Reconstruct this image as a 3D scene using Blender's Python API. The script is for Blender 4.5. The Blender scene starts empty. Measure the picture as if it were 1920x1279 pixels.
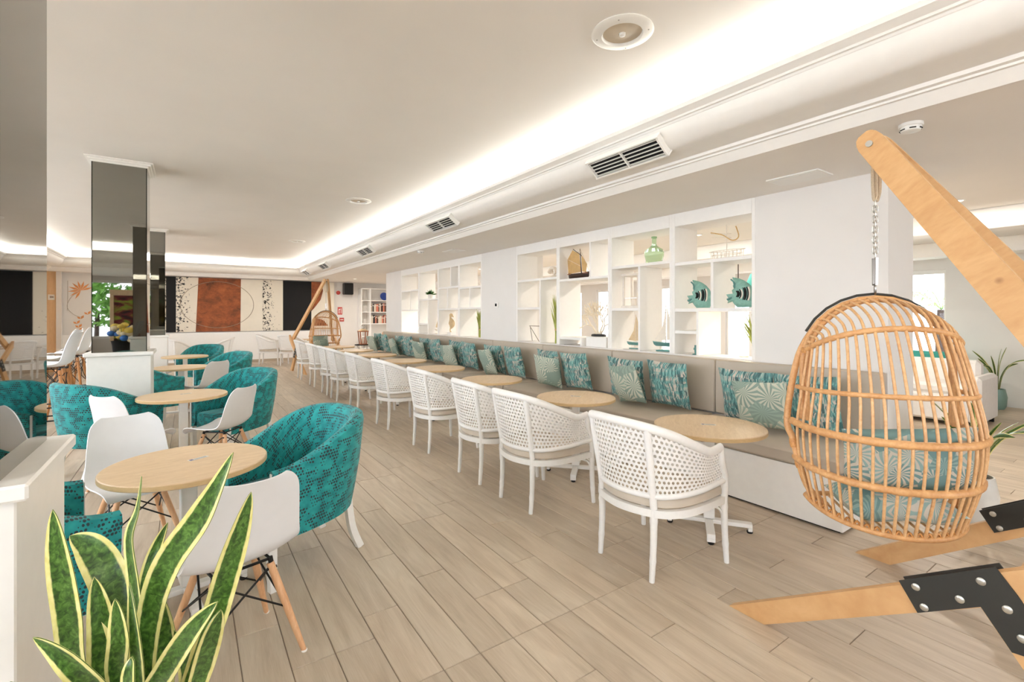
import bpy, math, random
from mathutils import Vector, Matrix
random.seed(7)
SC = bpy.context.scene
COL = SC.collection
PI = math.pi
R = math.radians

# ------------------------------------------------------------------ camera, world, lights, exposure
cam_d = bpy.data.cameras.new('camera'); cam = bpy.data.objects.new('camera', cam_d); COL.objects.link(cam)
cam.location = (0, 0, 1.5); cam.rotation_euler = (R(90), 0, R(-34.376))
cam_d.sensor_width = 36; cam_d.lens = 16.63; cam_d.shift_y = -0.0258; cam_d.clip_start = 0.05
SC.camera = cam
SC.view_settings.view_transform = 'Standard'; SC.view_settings.look = 'None'
SC.view_settings.exposure = 0.1; SC.view_settings.gamma = 1.0; SC.view_settings.use_curve_mapping = False
world = bpy.data.worlds.new('world'); SC.world = world; world.use_nodes = True
bgn = world.node_tree.nodes['Background']; bgn.inputs[0].default_value = (0.84, 0.895, 0.98, 1); bgn.inputs[1].default_value = 7.8
SC.cycles.diffuse_bounces = 8

def area(name, loc, rot, sx, sy, power, col=(1, 1, 1), portal=False):
    l = bpy.data.lights.new(name, 'AREA'); l.shape = 'RECTANGLE'; l.size = sx; l.size_y = sy; l.energy = power; l.color = col
    if portal: l.cycles.is_portal = True
    o = bpy.data.objects.new(name, l); COL.objects.link(o); o.location = loc; o.rotation_euler = rot
    return o
WARM = (1.0, 0.93, 0.84)
# daylight through the window walls, the left one added for even light (portals for the sky)
area('window_daylight_front', (1.5, -4.9, 1.7), (R(90), 0, 0), 8.6, 1.8, 1, portal=True)
RW = [(2.56, 4.4), (5.5, 6.7), (8.1, 9.3), (10.4, 11.2), (11.9, 12.7), (13.4, 16.4)]
for a_, b_ in RW: area('window_daylight_right', (10.9, (a_ + b_) / 2, 1.25), (R(90), 0, R(90)), b_ - a_, 2.1, 1, portal=True)
area('added_daylight_left', (-2.98, 5.5, 1.65), (R(90), 0, R(-90)), 19.8, 1.8, 1, portal=True)  # sky portal for the added left windows
# fluorescent strips lying in the ceiling cove
COVE = (0.96, 1.0, 0.99)
area('cove_strip_right', (3.05, 7.4, 2.955), (PI, 0, 0), 0.10, 17.6, 190, COVE)
area('cove_strip_back', (0.15, 16.34, 2.955), (PI, 0, 0), 5.7, 0.10, 75, COVE)
area('cove_strip_left', (-2.74, 7.4, 2.955), (PI, 0, 0), 0.10, 17.6, 190, COVE)
area('cove_strip_front', (0.15, -1.39, 2.955), (PI, 0, 0), 5.7, 0.10, 75, COVE)

# ------------------------------------------------------------------ mesh helpers
def V(*a): return Vector(a)
def cr(pts, n=8):
    """Catmull-Rom through points (tuples of any length)"""
    P = [tuple(p) for p in pts]; out = []
    k = len(P[0])
    for i in range(len(P) - 1):
        p0 = P[max(i - 1, 0)]; p1 = P[i]; p2 = P[i + 1]; p3 = P[min(i + 2, len(P) - 1)]
        for j in range(n):
            t = j / n
            out.append(tuple(0.5 * ((2 * p1[c]) + (-p0[c] + p2[c]) * t + (2 * p0[c] - 5 * p1[c] + 4 * p2[c] - p3[c]) * t * t + (-p0[c] + 3 * p1[c] - 3 * p2[c] + p3[c]) * t ** 3) for c in range(k)))
    out.append(P[-1])
    return out

class MB:
    def __init__(s): s.v = []; s.f = []; s.uv = []
    def add(s, vs, fs, uvs=None):
        b = len(s.v); s.v += [tuple(p) for p in vs]
        for i, f in enumerate(fs):
            s.f.append(tuple(b + q for q in f))
            s.uv.append(uvs[i] if uvs else None)
        return s
    def box(s, a, b, bv=0.0, M=None):
        x0, y0, z0 = [min(a[i], b[i]) for i in range(3)]; x1, y1, z1 = [max(a[i], b[i]) for i in range(3)]
        if bv <= 0:
            vs = [(x, y, z) for z in (z0, z1) for y in (y0, y1) for x in (x0, x1)]
            fs = [(0, 2, 3, 1), (4, 5, 7, 6), (0, 1, 5, 4), (2, 6, 7, 3), (0, 4, 6, 2), (1, 3, 7, 5)]
        else:
            bv = min(bv, (x1 - x0) * .49, (y1 - y0) * .49, (z1 - z0) * .49)
            vs = []; idx = {}
            X = (x0, x1); Y = (y0, y1); Z = (z0, z1)
            for i in (0, 1):
                for j in (0, 1):
                    for k in (0, 1):
                        sx = bv if i == 0 else -bv; sy = bv if j == 0 else -bv; sz = bv if k == 0 else -bv
                        idx[(i, j, k, 0)] = len(vs); vs.append((X[i], Y[j] + sy, Z[k] + sz))
                        idx[(i, j, k, 1)] = len(vs); vs.append((X[i] + sx, Y[j], Z[k] + sz))
                        idx[(i, j, k, 2)] = len(vs); vs.append((X[i] + sx, Y[j] + sy, Z[k]))
            fs = []
            for i in (0, 1):
                q = [idx[(i, 0, 0, 0)], idx[(i, 1, 0, 0)], idx[(i, 1, 1, 0)], idx[(i, 0, 1, 0)]]; fs.append(q if i else q[::-1])
                q = [idx[(0, i, 0, 1)], idx[(0, i, 1, 1)], idx[(1, i, 1, 1)], idx[(1, i, 0, 1)]]; fs.append(q if i else q[::-1])
                q = [idx[(0, 0, i, 2)], idx[(1, 0, i, 2)], idx[(1, 1, i, 2)], idx[(0, 1, i, 2)]]; fs.append(q if i else q[::-1])
            for j in (0, 1):
                for k in (0, 1):
                    q = [idx[(0, j, k, 1)], idx[(1, j, k, 1)], idx[(1, j, k, 2)], idx[(0, j, k, 2)]]; fs.append(q if (j ^ k) else q[::-1])
                    q = [idx[(j, 0, k, 0)], idx[(j, 1, k, 0)], idx[(j, 1, k, 2)], idx[(j, 0, k, 2)]]; fs.append(q[::-1] if (j ^ k) else q)
                    q = [idx[(j, k, 0, 0)], idx[(j, k, 1, 0)], idx[(j, k, 1, 1)], idx[(j, k, 0, 1)]]; fs.append(q if (j ^ k) else q[::-1])
            for i in (0, 1):
                for j in (0, 1):
                    for k in (0, 1):
                        q = [idx[(i, j, k, c)] for c in range(3)]; fs.append(q if (i + j + k) % 2 else q[::-1])
        if M: vs = [M @ Vector(p) for p in vs]
        return s.add(vs, fs)
    def frames(s, path, closed=False):
        P = [Vector(p) for p in path]; n = len(P); T = []
        for i in range(n):
            a = P[i - 1] if (i > 0 or closed) else P[i]; b = P[(i + 1) % n] if (i < n - 1 or closed) else P[i]
            t = (b - a); T.append(t.normalized() if t.length > 1e-9 else Vector((0, 0, 1)))
        return P, T
    def tube(s, path, r, n=8, closed=False, cap=True, flat=None):
        P, T = s.frames(path, closed); m = len(P)
        N = T[0].orthogonal().normalized() if flat is None else None
        vs = []; L = 0; uvl = []
        for i in range(m):
            if i: L += (P[i] - P[i - 1]).length
            uvl.append(L)
            if flat is None:
                if i: N = (N - T[i] * N.dot(T[i])); N = N.normalized() if N.length > 1e-6 else T[i].orthogonal().normalized()
                A = N; B = T[i].cross(A)
                ra = rb = (r[i] if isinstance(r, (list, tuple)) else r)
            else:
                d = Vector(flat[0]); A = (d - T[i] * d.dot(T[i])).normalized(); B = T[i].cross(A)
                ra = r[i] if isinstance(r, (list, tuple)) else r; rb = ra * flat[1]
            for k in range(n):
                a = 2 * PI * k / n; vs.append(P[i] + A * math.cos(a) * ra + B * math.sin(a) * rb)
        fs = []; uvs = []
        for i in range(m if closed else m - 1):
            j = (i + 1) % m
            for k in range(n):
                k2 = (k + 1) % n
                fs.append((i * n + k, i * n + k2, j * n + k2, j * n + k))
                uvs.append(((k / n, uvl[i]), ((k + 1) / n, uvl[i]), ((k + 1) / n, uvl[j] if j else L), (k / n, uvl[j] if j else L)))
        if cap and not closed:
            fs.append(tuple(range(n))[::-1]); uvs.append(None); fs.append(tuple((m - 1) * n + k for k in range(n))); uvs.append(None)
        return s.add(vs, fs, uvs)
    def rsweep(s, path, w, t, wdir, closed=False):
        P, T = s.frames(path, closed); m = len(P); vs = []
        for i in range(m):
            d = Vector(wdir[i]) if isinstance(wdir, list) else Vector(wdir)
            A = (d - T[i] * d.dot(T[i])).normalized(); B = T[i].cross(A)
            ww = w[i] if isinstance(w, (list, tuple)) else w
            for (a, b) in ((-.5, -.5), (.5, -.5), (.5, .5), (-.5, .5)): vs.append(P[i] + A * a * ww + B * b * t)
        fs = []
        for i in range(m if closed else m - 1):
            j = (i + 1) % m
            for k in range(4): fs.append((i * 4 + k, i * 4 + (k + 1) % 4, j * 4 + (k + 1) % 4, j * 4 + k))
        if not closed: fs += [(3, 2, 1, 0), tuple((m - 1) * 4 + k for k in range(4))]
        return s.add(vs, fs)
    def lathe(s, prof, n=24, c=(0, 0, 0), cap=True):
        vs = []; m = len(prof)
        for r, z in prof:
            for k in range(n):
                a = 2 * PI * k / n; vs.append((c[0] + r * math.cos(a), c[1] + r * math.sin(a), c[2] + z))
        fs = [(i * n + k, i * n + (k + 1) % n, (i + 1) * n + (k + 1) % n, (i + 1) * n + k) for i in range(m - 1) for k in range(n)]
        if cap: fs += [tuple(range(n))[::-1], tuple((m - 1) * n + k for k in range(n))]
        return s.add(vs, fs)
    def grid(s, P, uv=None, flip=False, closeu=False):
        ni, nj = len(P), len(P[0]); vs = [p for row in P for p in row]; fs = []; uvs = []
        for i in range(ni if closeu else ni - 1):
            i2 = (i + 1) % ni
            for j in range(nj - 1):
                q = [i * nj + j, i2 * nj + j, i2 * nj + j + 1, i * nj + j + 1]
                u = [uv[i][j], uv[i2][j], uv[i2][j + 1], uv[i][j + 1]] if uv else None
                fs.append(q[::-1] if flip else q); uvs.append((u[::-1] if flip else u) if u else None)
        return s.add(vs, fs, uvs)
    def shell(s, P, th, uv=None):
        """closed thin shell from a grid of points"""
        ni, nj = len(P), len(P[0]); Q = []
        for i in range(ni):
            row = []
            for j in range(nj):
                a = Vector(P[min(i + 1, ni - 1)][j]) - Vector(P[max(i - 1, 0)][j]); b = Vector(P[i][min(j + 1, nj - 1)]) - Vector(P[i][max(j - 1, 0)])
                nn = a.cross(b); nn = nn.normalized() if nn.length > 1e-9 else Vector((0, 0, 1))
                row.append(Vector(P[i][j]) - nn * th)
            Q.append(row)
        s.grid(P, uv); s.grid(Q, uv, flip=True)
        A = list(P[0]); B = list(Q[0]); s.grid([A, B], flip=True)
        s.grid([P[-1], Q[-1]])
        s.grid([[p[0] for p in P], [p[0] for p in Q]]); s.grid([[p[-1] for p in P], [p[-1] for p in Q]], flip=True)
        return s
    def prism(s, pts, a, b, axis='y', inset=0):
        """extrude an outline (list of 2d) between a and b along axis"""
        n = len(pts)
        mp = {'y': lambda p, t: (p[0], t, p[1]), 'x': lambda p, t: (t, p[0], p[1]), 'z': lambda p, t: (p[0], p[1], t)}[axis]
        vs = [mp(p, a) for p in pts] + [mp(p, b) for p in pts]
        fs = [tuple(range(n)), tuple(range(n, 2 * n))[::-1]] + [(k, n + k, n + (k + 1) % n, (k + 1) % n) for k in range(n)]
        return s.add(vs, fs)
    def ball(s, c, r, n=10, m=6, sc=(1, 1, 1)):
        prof = []
        vs = []; 
        for i in range(m + 1):
            t = PI * i / m
            for k in range(n):
                a = 2 * PI * k / n; vs.append((c[0] + r * sc[0] * math.sin(t) * math.cos(a), c[1] + r * sc[1] * math.sin(t) * math.sin(a), c[2] - r * sc[2] * math.cos(t)))
        fs = [(i * n + k, i * n + (k + 1) % n, (i + 1) * n + (k + 1) % n, (i + 1) * n + k) for i in range(m) for k in range(n)]
        return s.add(vs, fs)
    def xf(s, M): s.v = [tuple(M @ Vector(p)) for p in s.v]; return s
    def mesh(s, name, smooth=40):
        me = bpy.data.meshes.new(name); me.from_pydata(s.v, [], s.f)
        if any(u for u in s.uv):
            l = me.uv_layers.new(name='UVMap'); k = 0
            for f, u in zip(s.f, s.uv):
                for q in range(len(f)):
                    if u: l.data[k].uv = u[q]
                    k += 1
        me.update()
        import bmesh
        bm = bmesh.new(); bm.from_mesh(me); bmesh.ops.remove_doubles(bm, verts=bm.verts, dist=1e-5); bmesh.ops.recalc_face_normals(bm, faces=bm.faces); bm.to_mesh(me); bm.free()
        if smooth:
            me.shade_smooth(); me.set_sharp_from_angle(angle=R(smooth))
        return me
    def obj(s, name, mat, parent=None, smooth=40, loc=None):
        me = s.mesh(name, smooth); me.materials.append(mat)
        return link(name, me, parent, loc)

def link(name, me, parent=None, loc=None, rz=0):
    o = bpy.data.objects.new(name, me); COL.objects.link(o)
    if parent: o.parent = parent
    if loc: o.location = loc
    if rz: o.rotation_euler.z = rz
    return o
def tag(o, label, cat, group=None):
    o['label'] = label; o['category'] = cat
    if group: o['group'] = group
    return o
def thing(name, label, cat, loc=(0, 0, 0), rz=0, group=None):
    o = bpy.data.objects.new(name, None); COL.objects.link(o); o.location = loc; o.rotation_euler.z = rz; o.empty_display_size = .1
    return tag(o, label, cat, group)
def struct(o): o['kind'] = 'structure'; return o
def dup(root, loc, rz, label, group=None):
    r = root.copy(); COL.objects.link(r); r.location = loc; r.rotation_euler.z = rz; r['label'] = label
    if group: r['group'] = group
    for ch in list(root.children):
        c = ch.copy(); COL.objects.link(c); c.parent = r
        for g in list(ch.children):
            d = g.copy(); COL.objects.link(d); d.parent = c
    return r
def face(d): return math.atan2(d[1], d[0])

# ------------------------------------------------------------------ materials
def srgb(r, g, b):
    f = lambda c: ((c / 255) / 12.92 if c / 255 <= .04045 else ((c / 255 + .055) / 1.055) ** 2.4)
    return (f(r), f(g), f(b), 1)
class NT:
    def __init__(s, name):
        s.m = bpy.data.materials.new(name); s.m.use_nodes = True; s.t = s.m.node_tree; s.n = s.t.nodes; s.l = s.t.links
        s.b = s.n['Principled BSDF']
    def new(s, t, **k):
        n = s.n.new(t)
        for a, b in k.items(): setattr(n, a, b)
        return n
    def con(s, a, b): s.l.new(a, b)
    def val(s, sock, v):
        if isinstance(v, bpy.types.NodeSocket): s.con(v, sock)
        else: sock.default_value = v
    def math(s, op, a, b=0.0, c=None):
        n = s.new('ShaderNodeMath', operation=op); s.val(n.inputs[0], a); s.val(n.inputs[1], b)
        if c is not None: s.val(n.inputs[2], c)
        return n.outputs[0]
    def mix(s, f, a, b):
        n = s.new('ShaderNodeMix', data_type='RGBA'); s.val(n.inputs[0], f); s.val(n.inputs[6], a); s.val(n.inputs[7], b); return n.outputs[2]
    def ramp(s, f, stops, const=False):
        n = s.new('ShaderNodeValToRGB'); e = n.color_ramp
        if const: e.interpolation = 'CONSTANT'
        while len(e.elements) < len(stops): e.elements.new(.5)
        for q, (p, c) in zip(e.elements, stops): q.position = p; q.color = c
        s.val(n.inputs[0], f); return n.outputs[0]
    def noise(s, vec, scale, detail=2, rough=.5, dist=0):
        n = s.new('ShaderNodeTexNoise'); s.val(n.inputs['Vector'], vec); n.inputs['Scale'].default_value = scale; n.inputs['Detail'].default_value = detail
        n.inputs['Roughness'].default_value = rough; n.inputs['Distortion'].default_value = dist; return n.outputs[0]
    def mapping(s, vec, scale=(1, 1, 1), loc=(0, 0, 0), rot=(0, 0, 0)):
        n = s.new('ShaderNodeMapping'); s.val(n.inputs[0], vec); n.inputs[1].default_value = loc; n.inputs[2].default_value = rot; n.inputs[3].default_value = scale; return n.outputs[0]
    def tc(s, w): return s.new('ShaderNodeTexCoord').outputs[w]
    def xyz(s, v): n = s.new('ShaderNodeSeparateXYZ'); s.val(n.inputs[0], v); return n.outputs
    def comb(s, x, y, z=0.0):
        n = s.new('ShaderNodeCombineXYZ'); s.val(n.inputs[0], x); s.val(n.inputs[1], y); s.val(n.inputs[2], z); return n.outputs[0]
    def vadd(s, a, b): n = s.new('ShaderNodeVectorMath', operation='ADD'); s.val(n.inputs[0], a); s.val(n.inputs[1], b); return n.outputs[0]
    def col(s, c): s.val(s.b.inputs['Base Color'], c); return s
    def rough(s, r): s.val(s.b.inputs['Roughness'], r); return s
    def bump(s, h, strength=.2, dist=.01):
        n = s.new('ShaderNodeBump'); n.inputs['Strength'].default_value = strength; n.inputs['Distance'].default_value = dist; s.con(h, n.inputs['Height']); s.con(n.outputs[0], s.b.inputs['Normal'])
    def mul(s, c, f):
        n = s.new('ShaderNodeMix', data_type='RGBA', blend_type='MULTIPLY'); n.inputs[0].default_value = 1; s.val(n.inputs[6], c); s.val(n.inputs[7], f); return n.outputs[2]
def plain(name, rgb, rough=.5, metal=0, var=.04, scale=20, spec=.5):
    t = NT(name); c = srgb(*rgb)
    nz = t.noise(t.tc('Object'), scale, 3)
    lo = tuple(x * (1 - var) for x in c[:3]) + (1,); hi = tuple(min(1, x * (1 + var)) for x in c[:3]) + (1,)
    t.col(t.ramp(nz, [(.3, lo), (.7, hi)])); t.rough(rough); t.b.inputs['Metallic'].default_value = metal; t.b.inputs['Specular IOR Level'].default_value = spec
    return t.m
def emit(name, rgb, strength):
    t = NT(name); t.col(srgb(*rgb)); t.b.inputs['Emission Color'].default_value = srgb(*rgb); t.b.inputs['Emission Strength'].default_value = strength; return t.m
def wood(name, c1, c2, stretch=(1, 14, 14), scale=3, rough=.45, coords='Object', knots=None):
    t = NT(name); v = t.mapping(t.tc(coords), stretch)
    n1 = t.noise(v, scale, 6, .6, 1.2); n2 = t.noise(v, scale * 6, 3, .5)
    f = t.math('ADD', t.math('MULTIPLY', n1, .7), t.math('MULTIPLY', n2, .3))
    c = t.ramp(f, [(.35, srgb(*c1)), (.65, srgb(*c2))])
    if knots:
        vo = t.new('ShaderNodeTexVoronoi'); t.con(t.mapping(t.tc(coords), knots), vo.inputs['Vector']); vo.inputs['Scale'].default_value = 1
        c = t.mix(t.ramp(vo.outputs[0], [(.02, (.7, .7, .7, 1)), (.07, (0, 0, 0, 1))]), c, srgb(140, 96, 56))
    t.col(c).rough(rough); t.bump(n2, .05, .002); return t.m

M = {}
M['wall'] = plain('white_wall_paint', (231, 228, 224), .75, var=.015, scale=3)
M['ceiling'] = plain('ceiling_paint', (240, 236, 231), .85, var=.012, scale=2)
M['trim'] = plain('white_trim_paint', (243, 241, 237), .55, var=.01)
M['white'] = plain('white_lacquer', (238, 236, 231), .35, var=.015)
M['chairwhite'] = plain('white_chair_lacquer', (235, 233, 229), .38, var=.02, scale=40)
M['shellwhite'] = plain('white_shell_plastic', (230, 230, 231), .3, var=.01)
M['woodleg'] = wood('beech_leg', (205, 155, 112), (226, 182, 140), (14, 14, 1.5), 3)
M['stoolleg'] = wood('dark_beech_leg', (170, 112, 60), (196, 138, 82), (14, 14, 1.5), 3)
M['blackmetal'] = plain('black_metal', (22, 21, 20), .4, .3, var=.1)
M['blackplate'] = plain('black_powder_coat', (44, 43, 38), .55, .0, var=.06)
M['steel'] = plain('zinc_steel', (200, 198, 190), .35, .9)
M['chrome'] = plain('dull_chrome', (150, 145, 140), .25, 1)
M['tabletop'] = wood('oak_tabletop', (205, 176, 138), (222, 196, 160), (3, 18, 3), 2, .4)
M['tableedge'] = wood('oak_table_edge', (196, 165, 118), (208, 178, 132), (6, 6, 30), 2, .45)
M['larch'] = wood('larch_plank', (196, 150, 100), (212, 170, 120), (16, 1.6, 1.6), 2.2, .5, knots=(5, 4, 4))
M['rattan'] = wood('rattan_cane', (190, 136, 84), (216, 168, 114), (5, 5, 5), 3, .42)
M['rattan2'] = wood('rattan_thin_cane', (198, 148, 98), (226, 184, 134), (5, 5, 5), 3, .42)
M['binding'] = wood('rattan_binding', (170, 110, 55), (216, 160, 95), (30, 30, 30), 3, .5)
M['benchfabric'] = plain('taupe_leatherette', (186, 174, 158), .5, var=.03, scale=6)
M['seatpad'] = plain('beige_seat_pad', (196, 184, 168), .6, var=.03, scale=15)
M['black'] = plain('black_plastic', (14, 14, 14), .5)
M['rope'] = plain('natural_rope', (196, 178, 152), .8, var=.15, scale=200)
M['darkgrey'] = plain('dark_gap', (24, 23, 21), .9)
M['terracottapot'] = plain('white_ceramic_pot', (215, 212, 205), .4)
M['tealpot'] = plain('teal_ceramic_pot', (120, 150, 140), .4)
M['teal'] = plain('teal_upholstery', (62, 160, 148), .7)
M['sofawhite'] = plain('white_sofa_fabric', (236, 233, 230), .75, var=.02)
M['peach'] = plain('peach_upholstery', (222, 190, 158), .7)
M['red'] = plain('red_sign', (190, 70, 62), .5)
M['navy'] = plain('navy_ceramic', (40, 70, 150), .3)
M['sage'] = plain('aged_green_paint', (130, 175, 160), .5, var=.15, scale=30)
M['hull'] = plain('teal_hull_paint', (90, 140, 135), .5, var=.1)
M['sail'] = plain('off_white_sailcloth', (232, 222, 208), .8)
M['sailtan'] = plain('tan_sailcloth', (205, 170, 115), .8, var=.1, scale=12)
M['darkwood'] = plain('dark_brown_wood', (58, 38, 28), .5)
M['brownwood'] = wood('lantern_wood', (150, 90, 55), (180, 115, 75), (10, 10, 2), 3)
M['coral'] = plain('cream_coral', (236, 224, 202), .7)
M['grass'] = plain('dry_green_grass', (172, 178, 92), .6, var=.2, scale=8)
M['leafgreen'] = plain('leaf_green', (70, 120, 50), .5, var=.2)
M['wire'] = plain('white_wire', (224, 216, 204), .5)
M['sand'] = plain('sandstone_figure', (214, 190, 152), .8, var=.08, scale=30)
M['woodwall'] = wood('pale_wood_panel', (214, 178, 134), (228, 194, 152), (6, 6, 1), 2, .5)
M['decal'] = plain('orange_wall_decal', (222, 150, 90), .8)
M['greydecal'] = plain('grey_wall_decal', (178, 165, 150), .8)
M['sticker'] = plain('pale_sticker', (222, 220, 214), .5)
M['stickergrey'] = plain('sticker_print', (150, 160, 165), .5)
M['bulb'] = emit('warm_bulb', (255, 236, 200), 18)
M['downlight'] = emit('downlight_lens', (255, 244, 225), 6)
M['yellow'] = plain('yellow_petal', (235, 205, 95), .6); M['blue'] = plain('blue_petal', (60, 120, 200), .6); M['creampetal'] = plain('cream_petal', (240, 225, 190), .6)
M['bookA'] = plain('book_brown', (120, 75, 55), .6); M['bookB'] = plain('book_black', (45, 42, 44), .6); M['bookC'] = plain('book_salmon', (214, 130, 105), .6); M['bookD'] = plain('book_cream', (220, 208, 188), .6)
M['palm'] = plain('palm_leaf', (150, 185, 110), .6, var=.2); M['hedge'] = plain('hedge_leaf', (110, 160, 70), .6, var=.3, scale=9)
M['ground'] = plain('outdoor_paving', (190, 186, 178), .9)

def mirror_mat():
    t = NT('dark_tinted_mirror'); t.col((.30, .295, .27, 1)).rough(.015); t.b.inputs['Metallic'].default_value = 1; return t.m
M['mirror'] = mirror_mat()
def glass_pane():
    t = NT('window_glass'); tr = t.new('ShaderNodeBsdfTransparent'); gl = t.new('ShaderNodeBsdfGlossy'); gl.inputs['Roughness'].default_value = .02
    fr = t.new('ShaderNodeFresnel'); fr.inputs[0].default_value = 1.3; mx = t.new('ShaderNodeMixShader'); t.con(fr.outputs[0], mx.inputs[0]); t.con(tr.outputs[0], mx.inputs[1]); t.con(gl.outputs[0], mx.inputs[2])
    t.con(mx.outputs[0], t.n['Material Output'].inputs[0]); return t.m
M['pane'] = glass_pane()
def bottle_glass():
    t = NT('green_bottle_glass'); t.col(srgb(214, 240, 206)).rough(.05); t.b.inputs['Transmission Weight'].default_value = .75; t.b.inputs['IOR'].default_value = 1.2; return t.m
M['bottle'] = bottle_glass()

def plank_mat():
    t = NT('oak_look_tile'); g = t.new('ShaderNodeNewGeometry'); oi = t.new('ShaderNodeObjectInfo')
    r = t.math('FRACT', t.math('ADD', t.math('MULTIPLY', oi.outputs['Random'], 7.31), t.math('MULTIPLY', g.outputs['Random Per Island'], 3.77)))
    off = t.comb(t.math('MULTIPLY', r, 37.0), t.math('MULTIPLY', r, 91.0), 0.0)
    v = t.mapping(t.vadd(g.outputs['Position'], off), (9, 1.1, 1))
    n1 = t.noise(v, 1.1, 5, .55, 1.6); n2 = t.noise(t.mapping(v, (9, 2, 1)), 3, 3, .6)
    f = t.math('ADD', t.math('MULTIPLY', n1, .72), t.math('MULTIPLY', n2, .28))
    c = t.ramp(f, [(.30, srgb(172, 156, 137)), (.5, srgb(191, 176, 157)), (.70, srgb(206, 193, 175))])
    tone = t.ramp(r, [(0, (.90, .885, .86, 1)), (.5, (.985, .98, .96, 1)), (1, (1.05, 1.03, 1.0, 1))])
    t.col(t.mul(c, tone)); t.rough(t.math('ADD', .36, t.math('MULTIPLY', n2, .12))); t.b.inputs['Specular IOR Level'].default_value = .4
    t.bump(n2, .06, .002); return t.m
M['plank'] = plank_mat()
M['grout'] = plain('tile_grout', (138, 124, 108), .8)

def snake_fabric():
    t = NT('teal_snakeskin_fabric'); uv = t.tc('UV')
    w = t.noise(uv, 9, 2); x, y, _ = t.xyz(uv)
    gx = t.math('ADD', t.math('MULTIPLY', x, 64), t.math('MULTIPLY', w, 2.2)); gy = t.math('MULTIPLY', y, 54)
    row = t.math('FLOOR', gy); gx2 = t.math('ADD', gx, t.math('MULTIPLY', t.math('MODULO', row, 2), .5))
    dx = t.math('SUBTRACT', t.math('FRACT', gx2), .5); dy = t.math('SUBTRACT', t.math('FRACT', gy), .5)
    d = t.math('SQRT', t.math('ADD', t.math('MULTIPLY', dx, dx), t.math('MULTIPLY', dy, dy)))
    # diamond patches
    a = t.math('ADD', x, y); b = t.math('SUBTRACT', x, y)
    pn = t.noise(t.comb(t.math('MULTIPLY', a, 1.2), b), 13, 2, .5)
    patch = t.ramp(pn, [(.44, (0, 0, 0, 1)), (.56, (1, 1, 1, 1))])
    rad = t.math('MULTIPLY', patch, .40)
    dot = t.math('LESS_THAN', d, rad)
    base = t.ramp(t.noise(uv, 16, 2), [(.35, srgb(0, 122, 124)), (.65, srgb(30, 152, 152))])
    t.col(t.mix(dot, base, srgb(38, 52, 56))); t.rough(.8); t.b.inputs['Sheen Weight'].default_value = .15
    t.bump(t.math('SUBTRACT', 1.0, dot), .15, .002); return t.m
M['snake'] = snake_fabric()
def stripe_fabric():
    t = NT('brushstroke_cushion_print'); uv = t.tc('UV'); oi = t.new('ShaderNodeObjectInfo'); r = t.math('MULTIPLY', oi.outputs['Random'], 40)
    x, y, _ = t.xyz(uv)
    wob = t.noise(t.vadd(uv, t.comb(r, 0.0)), 6, 2)
    yy = t.math('ADD', t.math('MULTIPLY', y, 6.5), t.math('MULTIPLY', wob, .5)); row = t.math('FLOOR', yy)
    v = t.comb(t.math('ADD', t.math('MULTIPLY', x, 24), t.math('ADD', t.math('MULTIPLY', row, 7.7), t.math('MULTIPLY', wob, 2.0))), t.math('ADD', t.math('MULTIPLY', y, 3.2), r))
    n = t.noise(v, 1.0, 1, .4)
    stroke = t.ramp(n, [(.0, srgb(74, 98, 98)), (.40, srgb(96, 122, 120)), (.47, srgb(104, 156, 152)), (.52, srgb(198, 186, 172)), (.66, srgb(80, 106, 106))], True)
    band = t.ramp(t.noise(t.comb(t.math('MULTIPLY', x, 1.5), t.math('MULTIPLY', y, 4.5)), 1.6, 1), [(.42, (0, 0, 0, 1)), (.58, (1, 1, 1, 1))])
    stroke2 = t.ramp(n, [(.0, srgb(62, 106, 106)), (.40, srgb(88, 138, 136)), (.50, srgb(128, 178, 170)), (.58, srgb(98, 136, 132)), (.68, srgb(70, 100, 100))], True)
    t.col(t.mix(band, stroke, stroke2)).rough(.85); t.b.inputs['Sheen Weight'].default_value = .1; return t.m
M['stripe'] = stripe_fabric()
def leaf_fabric(name, sc, c1, c2, c3):
    t = NT(name); uv = t.tc('UV'); oi = t.new('ShaderNodeObjectInfo'); r = t.math('MULTIPLY', oi.outputs['Random'], 30)
    p = t.vadd(uv, t.comb(r, r)); wn = t.new('ShaderNodeTexNoise'); t.con(p, wn.inputs[0]); wn.inputs['Scale'].default_value = 3
    vo = t.new('ShaderNodeTexVoronoi'); t.con(p, vo.inputs['Vector']); vo.inputs['Scale'].default_value = sc; vo.inputs['Randomness'].default_value = .8
    sub = t.new('ShaderNodeVectorMath', operation='SUBTRACT'); sv = t.new('ShaderNodeVectorMath', operation='SCALE'); t.con(p, sv.inputs[0]); sv.inputs['Scale'].default_value = 1.0
    t.con(sv.outputs[0], sub.inputs[0]); t.con(vo.outputs['Position'], sub.inputs[1]); dx, dy, _ = t.xyz(sub.outputs[0])
    ang = t.math('ARCTAN2', dy, dx); cx, cy, _c = t.xyz(vo.outputs['Color'])
    fin = t.math('SINE', t.math('ADD', t.math('MULTIPLY', ang, 15), t.math('MULTIPLY', vo.outputs['Distance'], 9 * sc / 4)))
    finm = t.ramp(t.math('ADD', t.math('MULTIPLY', fin, .5), .5), [(.42, (0, 0, 0, 1)), (.58, (1, 1, 1, 1))])
    base = t.mix(t.ramp(cx, [(.45, (0, 0, 0, 1)), (.5, (1, 1, 1, 1))]), srgb(*c1), srgb(*c2))
    ink = t.mix(t.math('GREATER_THAN', cy, .68), srgb(*c3), srgb(*c1))
    t.col(t.mix(finm, base, ink)).rough(.85); return t.m
M['leafprint'] = leaf_fabric('leaf_cushion_print', 2.3, (132, 150, 138), (146, 164, 150), (192, 192, 174))
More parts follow.
